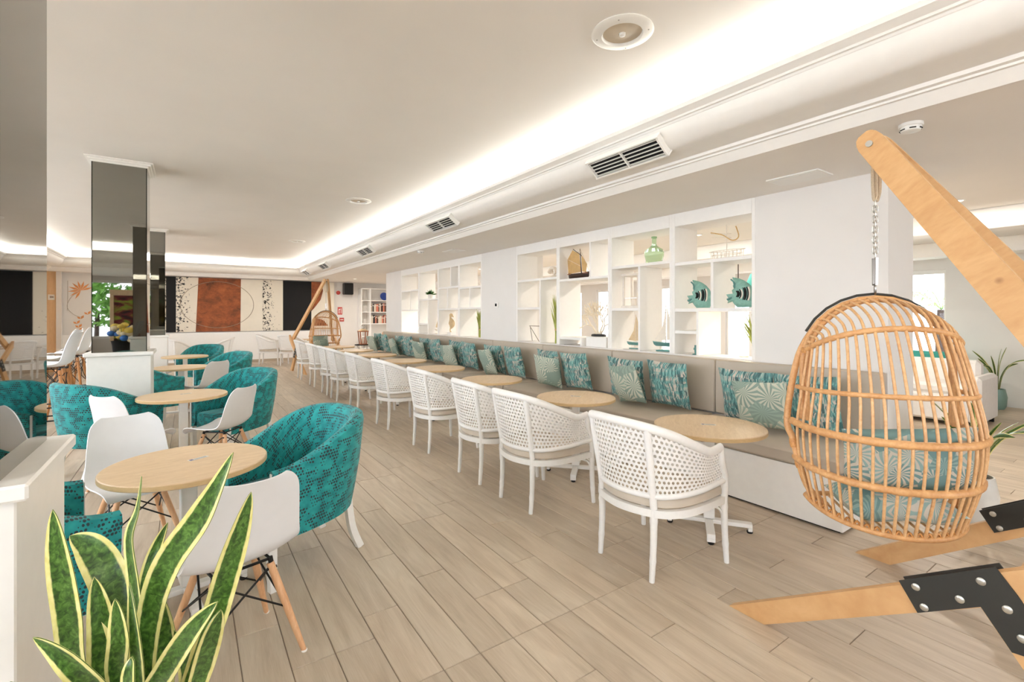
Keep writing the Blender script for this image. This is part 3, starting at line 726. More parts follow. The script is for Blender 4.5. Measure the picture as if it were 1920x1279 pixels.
def make_cane_chair(label, loc, rz, group):
    t = thing('cane_armchair', label, 'chair', loc, rz, group); W = M['chairwhite']
    MB().tube(TOP, .026, 10, flat=((0, 0, 1), .8)).obj('top_rail', W, t, 60)
    MB().tube(BOT, .0165, 8).obj('lower_rail', W, t, 60)
    n = len(BOT) - 1; ua = 24 / n / 1.0
    # rear post is at half index 1 -> curve index 4*6 and 6*6 of 10*6
    ia, ib = 24 / 60, 36 / 60
    cane(ia, ib, 15, 14).obj('cane_back', W, t, 0); cane(0, ia, 21, 12).obj('cane_side', W, t, 0); cane(ib, 1, 21, 12).obj('cane_side', W, t, 0)
    for s in (-1, 1):
        bamboo([(-.272, s * .2, 0), (-.258, s * .2, .2), (-.255, s * .2, .40)], (.0155, .0225)).obj('leg', W, t, 60)
        MB().tube(cr([(-.255, s * .2, .40), (-.266, s * .2, .50), (-.30, s * .208, .70), (-.330, s * .214, .872)], 5), .0205, 8).obj('back_post', W, t, 60)
        bamboo([(.272, s * .316, 0), (.262, s * .31, .2), (.262, s * .305, .40)], (.0155, .0225)).obj('leg', W, t, 60)
        MB().tube(cr([(.262, s * .305, .395), (.262, s * .310, .46), (.245, s * .318, .545), (.198, s * .330, .62), (.180, s * .332, .712)], 5), [.0225] * 10 + [.021] * 10 + [.02], 8).obj('arm_post', W, t, 60)
        MB().tube(cr([(.255, s * .30, .28), (.225, s * .295, .33), (.17, s * .285, .355)], 5), .008, 6).obj('bracket', W, t, 60)
        MB().tube(cr([(.25, s * .30, .33), (.225, s * .30, .35), (.21, s * .295, .365)], 4), .006, 6).obj('bracket', W, t, 60)
    fr = [(.262, -.305), (.0, -.312), (-.16, -.283), (-.258, -.2), (-.312, 0), (-.258, .2), (-.16, .283), (0, .312), (.262, .305)]
    frc = cr([(x, y, .385) for x, y in fr], 6)
    MB().rsweep(frc, .042, .032, (0, 0, 1)).obj('seat_frame', W, t, 40)
    MB().box((.248, -.305, .367), (.276, .305, .403), .006).obj('front_rail', W, t, 0)
    # cushion: puffy D
    ring = frc; m = MB(); rows = []
    for sc, z in ((.92, .4065), (.985, .416), (.99, .445), (.95, .465), (.8, .476), (.45, .481), (.01, .483)):
        rows.append([((p[0]) * sc, p[1] * sc, z) for p in ring])
    m.grid(rows); m.add([(p[0] * .92, p[1] * .92, .4065) for p in ring], [tuple(range(len(ring)))[::-1]])
    m.grid([[r[0] for r in rows], [r[-1] for r in rows]])
    m.obj('seat_cushion', M['seatpad'], t, 60)
    return t
CY = [1.945, 3.062, 3.80, 4.93, 6.221, 7.50, 8.672, 9.402, 10.563, 11.925]
cl = ['white cane armchair nearest the camera, right of the aisle by the hanging chair', 'second white cane armchair from the camera, left of a nearly touching third one',
      'third white cane armchair from the camera, overlapped by the second', 'fourth white cane armchair from the camera, at the third bench table', 'fifth white cane armchair from the camera in the bench row',
      'sixth white cane armchair from the camera, above the teal foreground armchair', 'seventh white cane armchair in the bench row', 'eighth white cane armchair in the bench row', 'ninth white cane armchair in the bench row', 'farthest white cane armchair of the bench row, by the far swing stand']
G = 'white cane armchairs'
c0 = make_cane_chair(cl[0], (2.415, CY[0], 0), 0, G)
for k in range(1, 10): dup(c0, (2.405 + .012 * math.sin(k * 5), CY[k], 0), R([0, 1, -1, 1, 2, 0, 0, 0, 1, 0][k]), cl[k])
dup(c0, (2.55, 15.28, 0), R(47), 'white cane armchair with its back to the camera, below the black mural panel')
dup(c0, (2.05, 15.9, 0), R(-20), 'white cane armchair half hidden at the far wall below the mural')
dup(c0, (-.3, 14.2, 0), R(60), 'white cane armchair below the rust mural panel, left one of two')
dup(c0, (.62, 14.5, 0), R(170), 'white cane armchair below the rust mural panel, right one of two')
dup(t0, (3.05, 15.98, 0), R(20), 'round table at the far wall among white cane armchairs', 'round tables along the bench')

# ------------------------------------------------------------------ teal tub armchairs (face +X)
def make_tub(label, loc, rz, group):
    t = thing('tub_armchair', label, 'armchair', loc, rz, group)
    half = [(-.34, 0), (-.325, .12), (-.27, .225), (-.16, .30), (-.02, .325), (.13, .325), (.27, .312)]
    full = cr([(x, -y) for x, y in reversed(half)] + half[1:], 4)
    n = len(full)
    def rim(i):
        x = full[i][0]; s = min(1, max(0, (x + .34) / .61)); return .885 - .225 * (s * s * (3 - 2 * s)) ** .85
    m = MB(); rows = []; uvr = []; L = 0
    for i in range(n):
        if i: L += math.hypot(full[i][0] - full[i - 1][0], full[i][1] - full[i - 1][1])
        a = full[max(i - 1, 0)]; b = full[min(i + 1, n - 1)]; tx, ty = b[0] - a[0], b[1] - a[1]; q = math.hypot(tx, ty); nx, ny = ty / q, -tx / q   # outward? decide by center
        if nx * (full[i][0] - .1) + ny * full[i][1] < 0: nx, ny = -nx, -ny
        H = rim(i); x, y = full[i]
        back = max(0, min(1, (.1 - x) / .44))
        zb = .27 + .03 * back
        sec = [(.0, zb), (.012 + .01 * back, .40), (.024 + .03 * back, .58), (.032 + .05 * back, H - .05), (.026 + .048 * back, H - .014), (.0 + .045 * back, H), (-.028 + .04 * back, H - .012), (-.038 + .03 * back, H - .05), (-.05 + .01 * back, .60), (-.055, .44), (-.055, .34)]
        row = []; ur = []; s = 0; pz = None
        for (o, z) in sec:
            if pz: s += math.hypot(o - pz[0], z - pz[1])
            pz = (o, z); row.append((x + nx * o, y + ny * o, z)); ur.append((L, s))
        rows.append(row); uvr.append(ur)
    m.grid(rows, uvr)
    for rw, uu, fl in ((rows[0], uvr[0], 0), (rows[-1], uvr[-1], 1)):
        k = len(rw); m.add(rw, [tuple(range(k))], [[(p[0] + p[1], p[2]) for p in rw]])
    m.obj('tub_shell', M['snake'], t, 50)
    # seat
    inn = [(x * .80 + .035, y * .80) for x, y in full]; inn = inn
    ms = MB(); rr = []; uu = []
    for sc, z in ((1.0, .27), (1.0, .40), (.985, .432), (.93, .45), (.6, .462), (.01, .465)):
        rr.append([(.02 + (p[0] - .02) * sc, p[1] * sc, z) for p in inn]); uu.append([(p[0] * sc, p[1] * sc + z) for p in inn])
    ms.grid(rr, uu); ms.grid([[r[0] for r in rr], [r[-1] for r in rr]], [[(0, r[0][2]) for r in rr], [(r[-1][1] - r[0][1], r[0][2]) for r in rr]])
    ms.obj('seat', M['snake'], t, 50)
    for s in (-1, 1):
        MB().rsweep([(.255, s * .29, 0), (.262, s * .292, .30)], [.036, .046], .04, (1, 0, 0)).obj('leg', M['white'], t, 0)
        MB().rsweep(cr([(-.335, s * .225, 0), (-.285, s * .21, .14), (-.262, s * .20, .32)], 5), .042, .036, (1, 0, 0)).obj('leg', M['white'], t, 30)
        MB().box((.271, s * .312 - .008 * s, .285), (.2775, s * .312 + .012 * s, .645), .002).obj('arm_trim', M['white'], t, 0)
    return t
GT = 'teal snakeskin tub armchairs'
a0 = make_tub('big teal snakeskin tub armchair right of the left foreground table', (.53, 3.2, 0), face((-.953, -.304)), GT)
dup(a0, (-.60, 2.84, 0), face((.947, .32)), 'teal snakeskin tub armchair in the left corner behind the snake plant')
dup(a0, (.42, 6.02, 0), face((-.8, -.5)), 'teal tub armchair behind the white shell chair at the second left table')
dup(a0, (-.62, 5.96, 0), face((.82, .57)), 'teal tub armchair in front of the middle column plinth')
dup(a0, (.46, 8.98, 0), face((-.8, -.45)), 'teal tub armchair right of the third left table')
dup(a0, (-.42, 8.05, 0), face((.93, .37)), 'darker teal tub armchair just right of the middle column plinth')
dup(a0, (.2, 11.42, 0), face((-.5, -.8)), 'farthest teal tub armchair, below the rust mural panel')

# ------------------------------------------------------------------ white shell chairs (face +X)
def shell_mesh(dz=0.0):
    prof = cr([(.215, .418), (.208, .438), (.15, .446), (.05, .436), (-.05, .432), (-.13, .448), (-.178, .498), (-.198, .57), (-.222, .67), (-.25, .76), (-.268, .805), (-.276, .822)], 3)
    hw = cr([(.185,), (.205,), (.228,), (.236,), (.236,), (.232,), (.226,), (.216,), (.205,), (.188,), (.155,), (.125,)], 3)
    n = len(prof); nt = 13; P = []
    for i in range(n):
        a = prof[max(i - 1, 0)]; b = prof[min(i + 1, n - 1)]; tx, tz = b[0] - a[0], b[1] - a[1]; q = math.hypot(tx, tz); nx, nz = -tz / q, tx / q
        if nz < -.3 or (abs(nz) <= .3 and nx < 0): nx, nz = -nx, -nz
        if i < n * .45 and nz < 0: nx, nz = -nx, -nz
        nx, nz = abs(nx), abs(nz)
        row = []; f = i / (n - 1)
        lift = .045 * (1 - math.exp(-f * 8)) * (1 - .35 * f)
        for j in range(nt):
            u = j / (nt - 1) * 2 - 1; e = abs(u) ** 2.4
            row.append((prof[i][0] + nx * lift * e, u * hw[i][0], prof[i][1] + nz * lift * e + dz))
        P.append(row)
    return MB().shell(P, .007)
def make_shell(label, loc, rz, group, name='shell_chair', cat='chair', H=0.0, legmat='woodleg'):
    t = thing(name, label, cat, loc, rz, group)
    shell_mesh(H).obj('shell', M['shellwhite'], t, 60)
    zt = .40 + H; tops = {}; bots = {}
    for sx in (-1, 1):
        for sy in (-1, 1):
            a = Vector((sx * .10 - .01, sy * .11, zt)); b = Vector((sx * .205 - .01, sy * .215, 0)); tops[(sx, sy)] = a; bots[(sx, sy)] = b
            pts = [tuple(a.lerp(b, q / 8)) for q in range(9)]; L = 8
            MB().tube(pts, [.0165, .0165, .0165, .0165, .016, .015, .014, .0125, .011], 10).obj('leg', M[legmat], t, 60)
            m = MB(); m.tube([tuple(a + Vector((0, 0, .025))), tuple(a.lerp(b, .08))], .011, 8); m.tube([tuple(a.lerp(b, .06) + Vector((.0, sy * .02, 0))), tuple(a.lerp(b, .06) - Vector((0, sy * .02, 0)))], .0065, 6); m.obj('leg_bracket', M['blackmetal'], t)
            MB().lathe([(.0125, 0), (.0135, .006), (.012, .008)], 10, (b.x, b.y, 0)).obj('glide', M['white'], t)
    m = MB(); 
    for s in (-1, 1):
        m.tube([(.10 * s - .01, -.12, zt + .018), (.10 * s - .01, .12, zt + .018)], .0065, 6)
        m.tube([(-.12, .11 * s, zt + .018), (.10, .11 * s, zt + .018)], .0065, 6)
    m.obj('seat_mount', M['blackmetal'], t)
    def L(k, f): return tops[k].lerp(bots[k], f)
    lo = .5 if H == 0 else .42
    for k1, k2 in (((-1, -1), (-1, 1)), ((1, -1), (1, 1)), ((-1, -1), (1, -1)), ((-1, 1), (1, 1))):
        for p, q in ((k1, k2), (k2, k1)):
            MB().tube([tuple(L(p, .03)), tuple(L(q, lo))], .0045, 6).obj('brace_rod', M['blackmetal'], t)
    if H:
        for k1, k2 in (((-1, -1), (-1, 1)), ((1, -1), (1, 1)), ((-1, -1), (1, -1)), ((-1, 1), (1, 1))):
            MB().tube([tuple(L(k1, .62)), tuple(L(k2, .62))], .008, 6).obj('foot_rail', M['blackmetal'], t)
    return t
GS = 'white shell chairs with wooden legs'
s0 = make_shell('white shell chair with wooden legs in the left foreground, its back to the camera', (.165, 2.42, 0), face((-.25, .97)), GS)
dup(s0, (-.27, 3.80, 0), face((.3, -.95)), 'white shell chair behind the left foreground table, facing the camera')
dup(s0, (.26, 5.22, 0), face((-.72, .6)), 'white shell chair at the second left table, backed by a teal armchair')
dup(s0, (-.40, 5.28, 0), face((.75, .65)), 'white shell chair in front of the teal armchair by the column plinth')
dup(s0, (.22, 8.25, 0), face((-.6, .75)), 'white shell chair at the third left table')
dup(s0, (-.52, 10.85, 0), face((.9, -.2)), 'white shell chair rising behind the darker teal armchair')
dup(s0, (.55, 10.62, 0), face((-.75, .3)), 'farthest white shell chair, in front of the farthest teal armchair')
b0 = make_shell('nearest white shell bar stool on tall wooden legs, left of the middle column', (-1.28, 7.3, 0), face((-.95, .1)), 'white shell bar stools', 'bar_stool', 'stool', .48, 'stoolleg')
dup(b0, (-1.42, 8.3, 0), face((-.95, .1)), 'second white shell bar stool on tall wooden legs'); dup(b0, (-1.42, 9.3, 0), face((-.95, .1)), 'third white shell bar stool on tall wooden legs'); dup(b0, (-1.42, 10.3, 0), face((-.95, .1)), 'farthest white shell bar stool, beside the plinth edge')

#==PART4==
# ------------------------------------------------------------------ open shelf units between the pillars
SX0, SX1 = 4.46, 4.875
def shelf(label, ya, yb, boards, dividers, blocks=()):
    t = thing('shelf_unit', label, 'shelf', (0, 0, 0), 0, 'white open shelf units in the partition')
    W = M['trim']
    for y, w in ((ya, .035), (yb, -.035)): MB().box((SX0, y + (.0005 if w > 0 else -.0005), 1.066), (SX1, y + w, ZL - .001), .002).obj('post', W, t, 0)
    MB().box((SX0, ya + .036, 2.475), (SX1, yb - .036, ZL - .001), .002).obj('header', W, t, 0)
    for z, a, b in boards: MB().box((SX0 + .003, a, z - .035), (SX1 - .003, b, z), .002).obj('shelf_board', W, t, 0)
    for y, z0, z1 in dividers: MB().box((SX0 + .003, y, z0), (SX1 - .003, y + .03, z1), .002).obj('divider', W, t, 0)
    for a, b in blocks: MB().box(a, b, .003).obj('block', W, t, 0)
shelf('open shelf unit holding two striped ceramic fish, nearest the camera', 2.413, 3.353, [(2.075, 2.45, 3.317), (1.566, 2.45, 3.317), (1.325, 3.051, 3.317)], [(2.852, 1.5665, 2.0395), (3.02, 1.0665, 1.5305)])
shelf('open shelf unit holding the green glass demijohn', 3.353, 4.30, [(2.112, 3.389, 4.264), (1.582, 3.841, 4.264)], [(3.81, 1.0665, 2.0765)])
shelf('open shelf unit holding the tan-sailed model ship and white coral', 4.30, 5.33, [(2.01, 4.336, 5.294), (1.18, 4.86, 5.294)], [(4.65, 2.0105, 2.4745), (4.83, 1.0665, 1.18)], [((4.50, 4.40, 1.0665), (4.80, 4.78, 1.20))])
shelf('open shelf unit holding a bundle of green grass, beside the middle pillar', 5.33, 6.395, [(2.06, 5.366, 6.359), (1.615, 5.782, 6.359)], [(5.75, 1.0665, 2.0245)])
shelf('far shelf unit right after the middle pillar, with dry grass', 7.512, 8.40, [(2.04, 7.548, 8.364), (1.64, 7.548, 8.364)], [(7.95, 1.6405, 2.0045)])
shelf('far shelf unit holding a sandstone seahorse', 8.40, 9.35, [(2.08, 8.436, 9.314), (1.63, 8.436, 9.314)], [(8.75, 2.0805, 2.4745), (8.9, 1.6305, 2.0445)])
shelf('far shelf unit holding a small potted plant', 9.35, 10.40, [(1.86, 9.386, 10.364), (1.30, 9.9, 10.364)], [(9.87, 1.0665, 1.8245)])
shelf('farthest shelf unit, with a small lit lamp', 10.40, 11.511, [(2.1, 10.436, 11.475), (1.62, 10.436, 11.475)], [(10.9, 1.6205, 2.0645)])

# decor: fish
def fish(y, z, label):
    t = thing('ceramic_fish', label, 'ornament', (4.56, y, z), 0, 'striped ceramic fish')
    out = [(.22, .965), (.46, .91), (.62, .84), (.77, .74), (.88, .62), (.95, .48), (1.0, .30), (.97, .14), (.89, .02), (.38, .02), (.28, .12), (.22, .2), (.05, .15), (.09, .3), (0, .43), (.12, .385), (.2, .37), (.24, .43), (.2, .56), (.27, .61), (.23, .70), (.31, .745), (.27, .81), (.33, .86)]
    W, H = .31, .325
    pts = [((.5 - p[0]) * W, p[1] * H) for p in out]     # screen left = +Y
    n = len(pts); c = (-.05, .15); m = MB(); rows = []
    for sc, x in ((.0, -.038), (.6, -.034), (.88, -.022), (1.0, 0), (.88, .022), (.6, .034), (.0, .038)):
        rows.append([(x, c[0] + (p[0] - c[0]) * sc, c[1] + (p[1] - c[1]) * sc) for p in pts] + [(x, c[0] + (pts[0][0] - c[0]) * sc, c[1] + (pts[0][1] - c[1]) * sc)])
    m.grid(rows); m.obj('body', M['sage'], t, 50)
    for k, (yy, h) in enumerate(((-.115, .13), (-.078, .12), (-.042, .09), (-.008, .06))):
        zc = .14; pth = [(-.036 + .004 * abs(q), yy + .018 * (q * q) - .0 , zc + q * h * .5) for q in (-1, -.6, -.2, .2, .6, 1)]
        pth = [(x - .006 * (1 - abs(i - 2.5) / 2.5), y, zz) for i, (x, y, zz) in enumerate(pth)]
        MB().tube(pth, .008, 6).obj('stripe', M['sail'] if k % 2 == 0 else M['darkgrey'], t)
        MB().tube([(x, y + .016, zz) for x, y, zz in pth], .006, 6).obj('stripe', M['darkgrey'], t)
    MB().tube([(-.036, .12, .085), (-.03, .075, .105)], [.012, .008], 6).obj('tail_ridge', M['hull'], t)
    MB().tube(cr([(-.012, .095, .29), (-.022, .06, .26), (-.03, .045, .20)], 4), .008, 6).obj('fin_ridge', M['hull'], t)
fish(3.075, 1.5665, 'left green ceramic fish with dark and white stripes on the shelf'); fish(2.615, 1.5665, 'right green ceramic fish with dark and white stripes on the shelf')
# green bottle
t = thing('glass_demijohn', 'green glass demijohn bottle on the high shelf', 'bottle', (4.66, 3.76, 2.1125))
MB().lathe([(.08, .0), (.095, .01), (.10, .05), (.113, .10), (.115, .14), (.10, .175), (.06, .20), (.034, .22), (.026, .25), (.025, .31), (.03, .315), (.03, .33), (.022, .332)], 32).obj('body', M['bottle'], t, 50)
MB().lathe([(.0305, .312), (.034, .316), (.034, .326), (.0305, .332)], 24, cap=False).obj('lip', M['bottle'], t)
# model ship with tan sails
t = thing('model_ship', 'old model ship with tan sails and a dark hull on the shelf', 'model ship', (4.62, 5.06, 2.0105))
hull = MB(); sec = []
for q in range(9):
    s = q / 8 * 2 - 1; w = .05 * (1 - abs(s) ** 2.5) + .004; dz = .02 * s * s
    sec.append([(-w, s * .22, .075 + dz), (-w * .8, s * .21, .03), (0, s * .19, .004), (w * .8, s * .21, .03), (w, s * .22, .075 + dz), (-w, s * .22, .075 + dz)])
hull.grid(sec); hull.obj('hull', M['darkwood'], t, 50)
MB().box((-.04, -.2, .07), (.04, .2, .08)).obj('deck', M['brownwood'], t, 0)
MB().tube([(0, -.06, .07), (0, -.03, .43)], [.008, .004], 8).obj('mast', M['darkwood'], t); MB().tube([(0, .23, .30), (0, -.05, .18)], .005, 6).obj('boom', M['sail'], t); MB().tube([(0, .12, .44), (0, -.06, .33)], .005, 6).obj('gaff', M['darkwood'], t)
for pts in ([(.22, .085), (.235, .30), (.13, .425), (-.01, .36), (-.05, .10)], [(-.065, .33), (-.17, .20), (-.15, .09), (-.075, .10)]): MB().prism(pts, -.004, .004, 'x').obj('sail', M['sailtan'], t, 0)
for a, b in (((0, -.03, .43), (0, -.22, .09)), ((0, -.03, .43), (0, .22, .09)), ((0, -.035, .4), (.035, -.1, .08)), ((0, .235, .3), (0, -.04, .24))): MB().tube([a, b], .0025, 5).obj('rigging', M['rope'], t)
# coral on a stand
t = thing('coral_ornament', 'white branching coral on a black oval base in the shelf', 'ornament', (4.64, 4.68, 1.2005))
MB().lathe([(.12, 0), (.125, .012), (.115, .03), (.09, .034)], 28).xf(Matrix.Diagonal((.6, 1, 1, 1))).obj('base', M['black'], t, 40)
crl = MB(); rnd = random.Random(4)
def branch(p, a, L, r, dep):
    q = p + Vector((rnd.uniform(-.25, .25), math.sin(a), math.cos(a))).normalized() * L
    mid = p.lerp(q, .5) + Vector((0, rnd.uniform(-.1, .1) * L, 0)); crl.tube([p, mid, q], [r, r * .9, r * .78], 6)
    if dep:
        for k in range(2 if rnd.random() < .55 else 3): branch(q, a + rnd.uniform(-.75, .75), L * rnd.uniform(.62, .85), r * .78, dep - 1)
for a in (-.7, -.3, .05, .4, .8): branch(Vector((0, a * .05, .03)), a, .15, .014, 4)
crl.obj('coral', M['coral'], t, 60)
# lantern frame
t = thing('candle_lantern', 'distressed white candle lantern on the shelf beside the demijohn compartment', 'lantern', (4.66, 4.06, 1.5825), R(12))
for sx in (-1, 1):
    for sy in (-1, 1): MB().box((sx * .1 - .012, sy * .1 - .012, .03), (sx * .1 + .012, sy * .1 + .012, .40), .002).obj('post', M['wire'], t, 0)
for z in (0, .40): MB().box((-.125, -.125, z), (.125, .125, z + .03), .004).obj('plate', M['wire'], t, 0)
for z in (.12,):
    for s in (-1, 1): MB().box((s * .1 - .005, -.088, z), (s * .1 + .005, .088, z + .008)).obj('rail', M['chrome'], t, 0)
MB().lathe([(.035, .0305), (.035, .14), (.03, .145)], 20).obj('candle', M['sail'], t)
# model sailing boats
def sailboat(x, y, z, s, label, cols=('hull', 'sail'), base=True):
    t = thing('model_sailboat', label, 'model boat', (x, y, z), 0, 'model sailing boats')
    m = MB(); sec = []
    for q in range(11):
        u = q / 10 * 2 - 1; w = .045 * (1 - abs(u) ** 2.2) + .002
        sec.append([(-w, u * .17, .105 + .012 * u * u), (-w * .6, u * .15, .075), (0, u * .12, .06), (w * .6, u * .15, .075), (w, u * .17, .105 + .012 * u * u), (-w, u * .17, .105 + .012 * u * u)])
    m.grid(sec); m.xf(Matrix.Scale(s, 4)); m.obj('hull', M[cols[0]], t, 50)
    MB().tube([(0, -.02 * s, .1 * s), (0, -.02 * s, .56 * s)], .005 * s, 6).obj('mast', M['sail'], t)
    for pts in ([(-.025, .13), (-.025, .55), (.02, .30), (.13, .14)], [(-.035, .52), (-.035, .14), (-.16, .13)]): MB().prism([(a * s, b * s) for a, b in pts], -.003, .003, 'x').obj('sail', M[cols[1]], t, 0)
    if base:
        MB().box((-.03 * s, -.1 * s, 0), (.03 * s, .1 * s, .015 * s), .002).obj('stand', M[cols[0]], t, 0)
        for q in (-1, 1): MB().tube([(0, q * .06 * s, .015 * s), (0, q * .06 * s, .07 * s)], .004 * s, 6).obj('stand_rod', M['sail'], t)
sailboat(4.62, 3.58, 1.066, 1.0, 'model sailing boat with a teal hull, at the bottom of the demijohn shelf'); sailboat(4.66, 4.06, 1.066, .78, 'smaller model boat with a sand sail and aqua base, beneath the lantern', ('hull', 'sand')); sailboat(4.62, 9.68, 1.066, 1.05, 'far model sailing boat with a tan sail, left of the seahorse', ('sail', 'sand'))
# wire ship on top shelf
t = thing('wire_ship', 'openwork white wire model ship with a wooden handle on the top shelf', 'model ship', (4.62, 2.80, 2.0755))
for q in range(9):
    y = -.17 + q * .042; w = .055 * (1 - ((q - 4) / 5) ** 2); MB().tube(cr([(-w, y, .09), (-w * .6, y, .02), (0, y, .004), (w * .6, y, .02), (w, y, .09)], 3), .003, 5).obj('rib', M['wire'], t)
for z, k in ((.09, 1.0), (.05, .85)):
    for s in (-1, 1): MB().tube(cr([(0, -.2 * k, z), (s * .05, -.1, z), (s * .055, 0, z), (s * .05, .1, z), (0, .2 * k, z)], 3), .0035, 5).obj('gunwale', M['wire'], t)
MB().tube([(0, 0, .01), (0, 0, .36)], .004, 6).obj('mast', M['wire'], t); MB().tube(cr([(0, .18, .30), (0, .05, .26), (0, -.06, .19), (0, -.13, .22), (0, -.10, .33)], 5), .006, 6).obj('wood_spar', M['sailtan'], t)
for z in (.29, .25): MB().tube([(0, .18, z), (0, -.05, z - .03)], .003, 5).obj('yard', M['wire'], t)
# grass bundles
def grassb(x, y, z, h, n, spread, label, seed, upright=True):
    rnd = random.Random(seed); t = thing('grass_bundle', label, 'dried grass', (x, y, z), 0, 'grass bundles in the shelves')
    m = MB()
    for i in range(n):
        a = rnd.uniform(0, 2 * PI); r0 = rnd.uniform(0, .025); r1 = rnd.uniform(.02, spread); hh = h * rnd.uniform(.62, 1)
        p = [(r0 * math.cos(a), r0 * math.sin(a), .0), (r0 * math.cos(a) * 1.1, r0 * math.sin(a) * 1.1, hh * .45), (r1 * math.cos(a), r1 * math.sin(a), hh)]
        m.tube(cr(p, 4), [.009] * 5 + [.008, .006, .004, .001], 4, cap=False)
    o = m.obj('blades', M['grass'], t, 60); o['kind'] = 'stuff'
    MB().lathe([(.034, h * .26), (.036, h * .27), (.036, h * .285), (.034, h * .295)], 16).obj('tie', M['sailtan'], t)
grassb(4.60, 5.52, 1.066, .74, 70, .10, 'tall bundle of green grass tied at the foot, left of the model ship shelf', 1); grassb(4.60, 7.80, 1.066, .54, 70, .09, 'shorter bundle of green grass beside the middle pillar', 2); grassb(4.66, 2.52, 1.066, .47, 50, .13, 'spray of yellow-green grass beside the nearest pillar', 3)
# shell bowl, wire triangle, candlestick, seahorse, pot, anchor, small lamp
t = thing('shell_ornament', 'white sea shell ornament on the shelf beside the middle pillar', 'ornament', (4.62, 5.62, 2.0605)); m = MB(); rows = []
for i in range(15):
    a = i / 14 * 2.2 * PI; r = .09 * math.exp(-i * .09); rows.append([(math.cos(q) * r * .55 + 0, (.0 + math.cos(a)) * r * 1.0 + math.sin(a) * 0 + math.sin(q) * 0, .095 + math.sin(a) * r * .9 + math.sin(q) * r * .35) for q in [k * 2 * PI / 10 for k in range(11)]])
m.grid(rows); m.obj('whorl', M['sail'], t, 70); MB().lathe([(.07, 0), (.075, .008), (.05, .02), (.02, .045)], 20).obj('foot', M['sail'], t)
t = thing('wire_stand', 'bare wire easel stand at the bottom of the shelf beside the middle pillar', 'ornament', (4.60, 6.08, 1.066))
for a, b in (((0, .14, .25), (0, -.13, .25)), ((0, .10, .22), (0, -.12, .006)), ((.06, .14, .006), (0, .12, .25)), ((0, -.13, .25), (.05, -.12, .006))): MB().tube([a, b], .005, 6).obj('rod', M['chrome'], t)
t = thing('candlestick', 'small teal candlestick at the foot of the fish shelf', 'candlestick', (4.53, 3.10, 1.066)); MB().lathe([(.035, 0), (.036, .008), (.012, .014), (.016, .05), (.024, .055), (.022, .075), (.014, .078)], 20).obj('stem', M['hull'], t); MB().lathe([(.016, .0785), (.014, .095), (.018, .10), (.012, .104)], 16).obj('cup', M['hull'], t)
t = thing('seahorse_figure', 'sandstone seahorse figure standing on a white base in the far shelf', 'ornament', (4.60, 9.0, 1.066)); MB().box((-.06, -.08, 0), (.06, .08, .06), .004).obj('base', M['trim'], t, 0)
sp = cr([(0, .01, .062), (0, .05, .08), (0, .05, .13), (0, .01, .16), (0, -.02, .22), (0, .0, .30), (0, .04, .36), (0, .02, .42), (0, -.04, .41), (0, -.085, .385)], 5); rr = [.012 + .055 * math.exp(-((i / (len(sp) - 1) - .48) / .14) ** 2) + .026 * math.exp(-((i / (len(sp) - 1) - .8) / .08) ** 2) for i in range(len(sp))]
MB().tube(sp, rr, 10).obj('body', M['sand'], t, 60); MB().prism([(.03, .22), (.085, .25), (.08, .33), (.03, .31)], -.006, .006, 'x').obj('fin', M['sand'], t, 0)
t = thing('potted_plant', 'small potted green plant in the far shelf', 'plant', (4.60, 10.05, 1.8605)); MB().lathe([(.045, 0), (.06, .10), (.062, .105), (.052, .105), (.05, .09)], 20).obj('pot', M['terracottapot'], t)
m = MB(); rnd = random.Random(9)
for i in range(90):
    a = rnd.uniform(0, 2 * PI); b = rnd.uniform(.1, 1.5); L = rnd.uniform(.08, .17); d = Vector((math.cos(a) * math.sin(b), math.sin(a) * math.sin(b), math.cos(b) * .8)); p = Vector((0, 0, .10)); q = p + d * L; sd = d.orthogonal().normalized() * .018; m.add([p, p.lerp(q, .6) + sd, q, p.lerp(q, .6) - sd], [(0, 1, 2, 3)])
m.obj('leaves', M['leafgreen'], t, 0)
t = thing('anchor_ornament', 'pale anchor ornament on the high far shelf beside the middle pillar', 'ornament', (4.62, 7.75, 2.0405)); MB().tube([(0, 0, .02), (0, 0, .28)], .01, 8).obj('shank', M['wire'], t); MB().tube(cr([(0, .13, .13), (0, .09, .04), (0, 0, .012), (0, -.09, .04), (0, -.13, .13)], 4), .011, 8).obj('arms', M['wire'], t); MB().tube([(0, -.07, .25), (0, .07, .25)], .008, 8).obj('stock', M['wire'], t); MB().tube([(0, .028 * math.cos(q * PI / 6), .305 + .028 * math.sin(q * PI / 6)) for q in range(12)], .006, 6, closed=True).obj('ring', M['wire'], t)
t = thing('bottle_figure', 'pale blue bottle on the upper far shelf', 'bottle', (4.62, 8.55, 2.0805)); MB().lathe([(.03, 0), (.034, .01), (.034, .16), (.014, .2), (.012, .27), (.015, .275)], 18).obj('body', plain('blue_grey_glass', (150, 165, 185), .3), t); MB().lathe([(.0155, .2755), (.014, .295)], 14).obj('stopper', M['sailtan'], t)
def globe_lamp(x, y, z, r, label, pw):
    t = thing('globe_lamp', label, 'lamp', (x, y, z), 0, 'small lit lamps behind the bench'); MB().lathe([(.045, 0), (.048, .01), (.012, .02), (.01, .06)], 20).obj('base', M['sail'], t); MB().ball((0, 0, .06 + r), r, 16, 10).obj('globe', M['bulb'], t)
    l = bpy.data.lights.new('lamp_light', 'POINT'); l.energy = pw; l.color = (1, .84, .62); l.shadow_soft_size = r; lo = bpy.data.objects.new('lamp_light', l); COL.objects.link(lo); lo.parent = t; lo.location = (0, 0, .06 + r + r * 1.6)
globe_lamp(4.70, 2.66, 1.066, .035, 'small glowing globe lamp at the foot of the fish shelf', 3); globe_lamp(4.72, 11.0, 1.066, .03, 'small glowing lamp in the farthest shelf', 6)
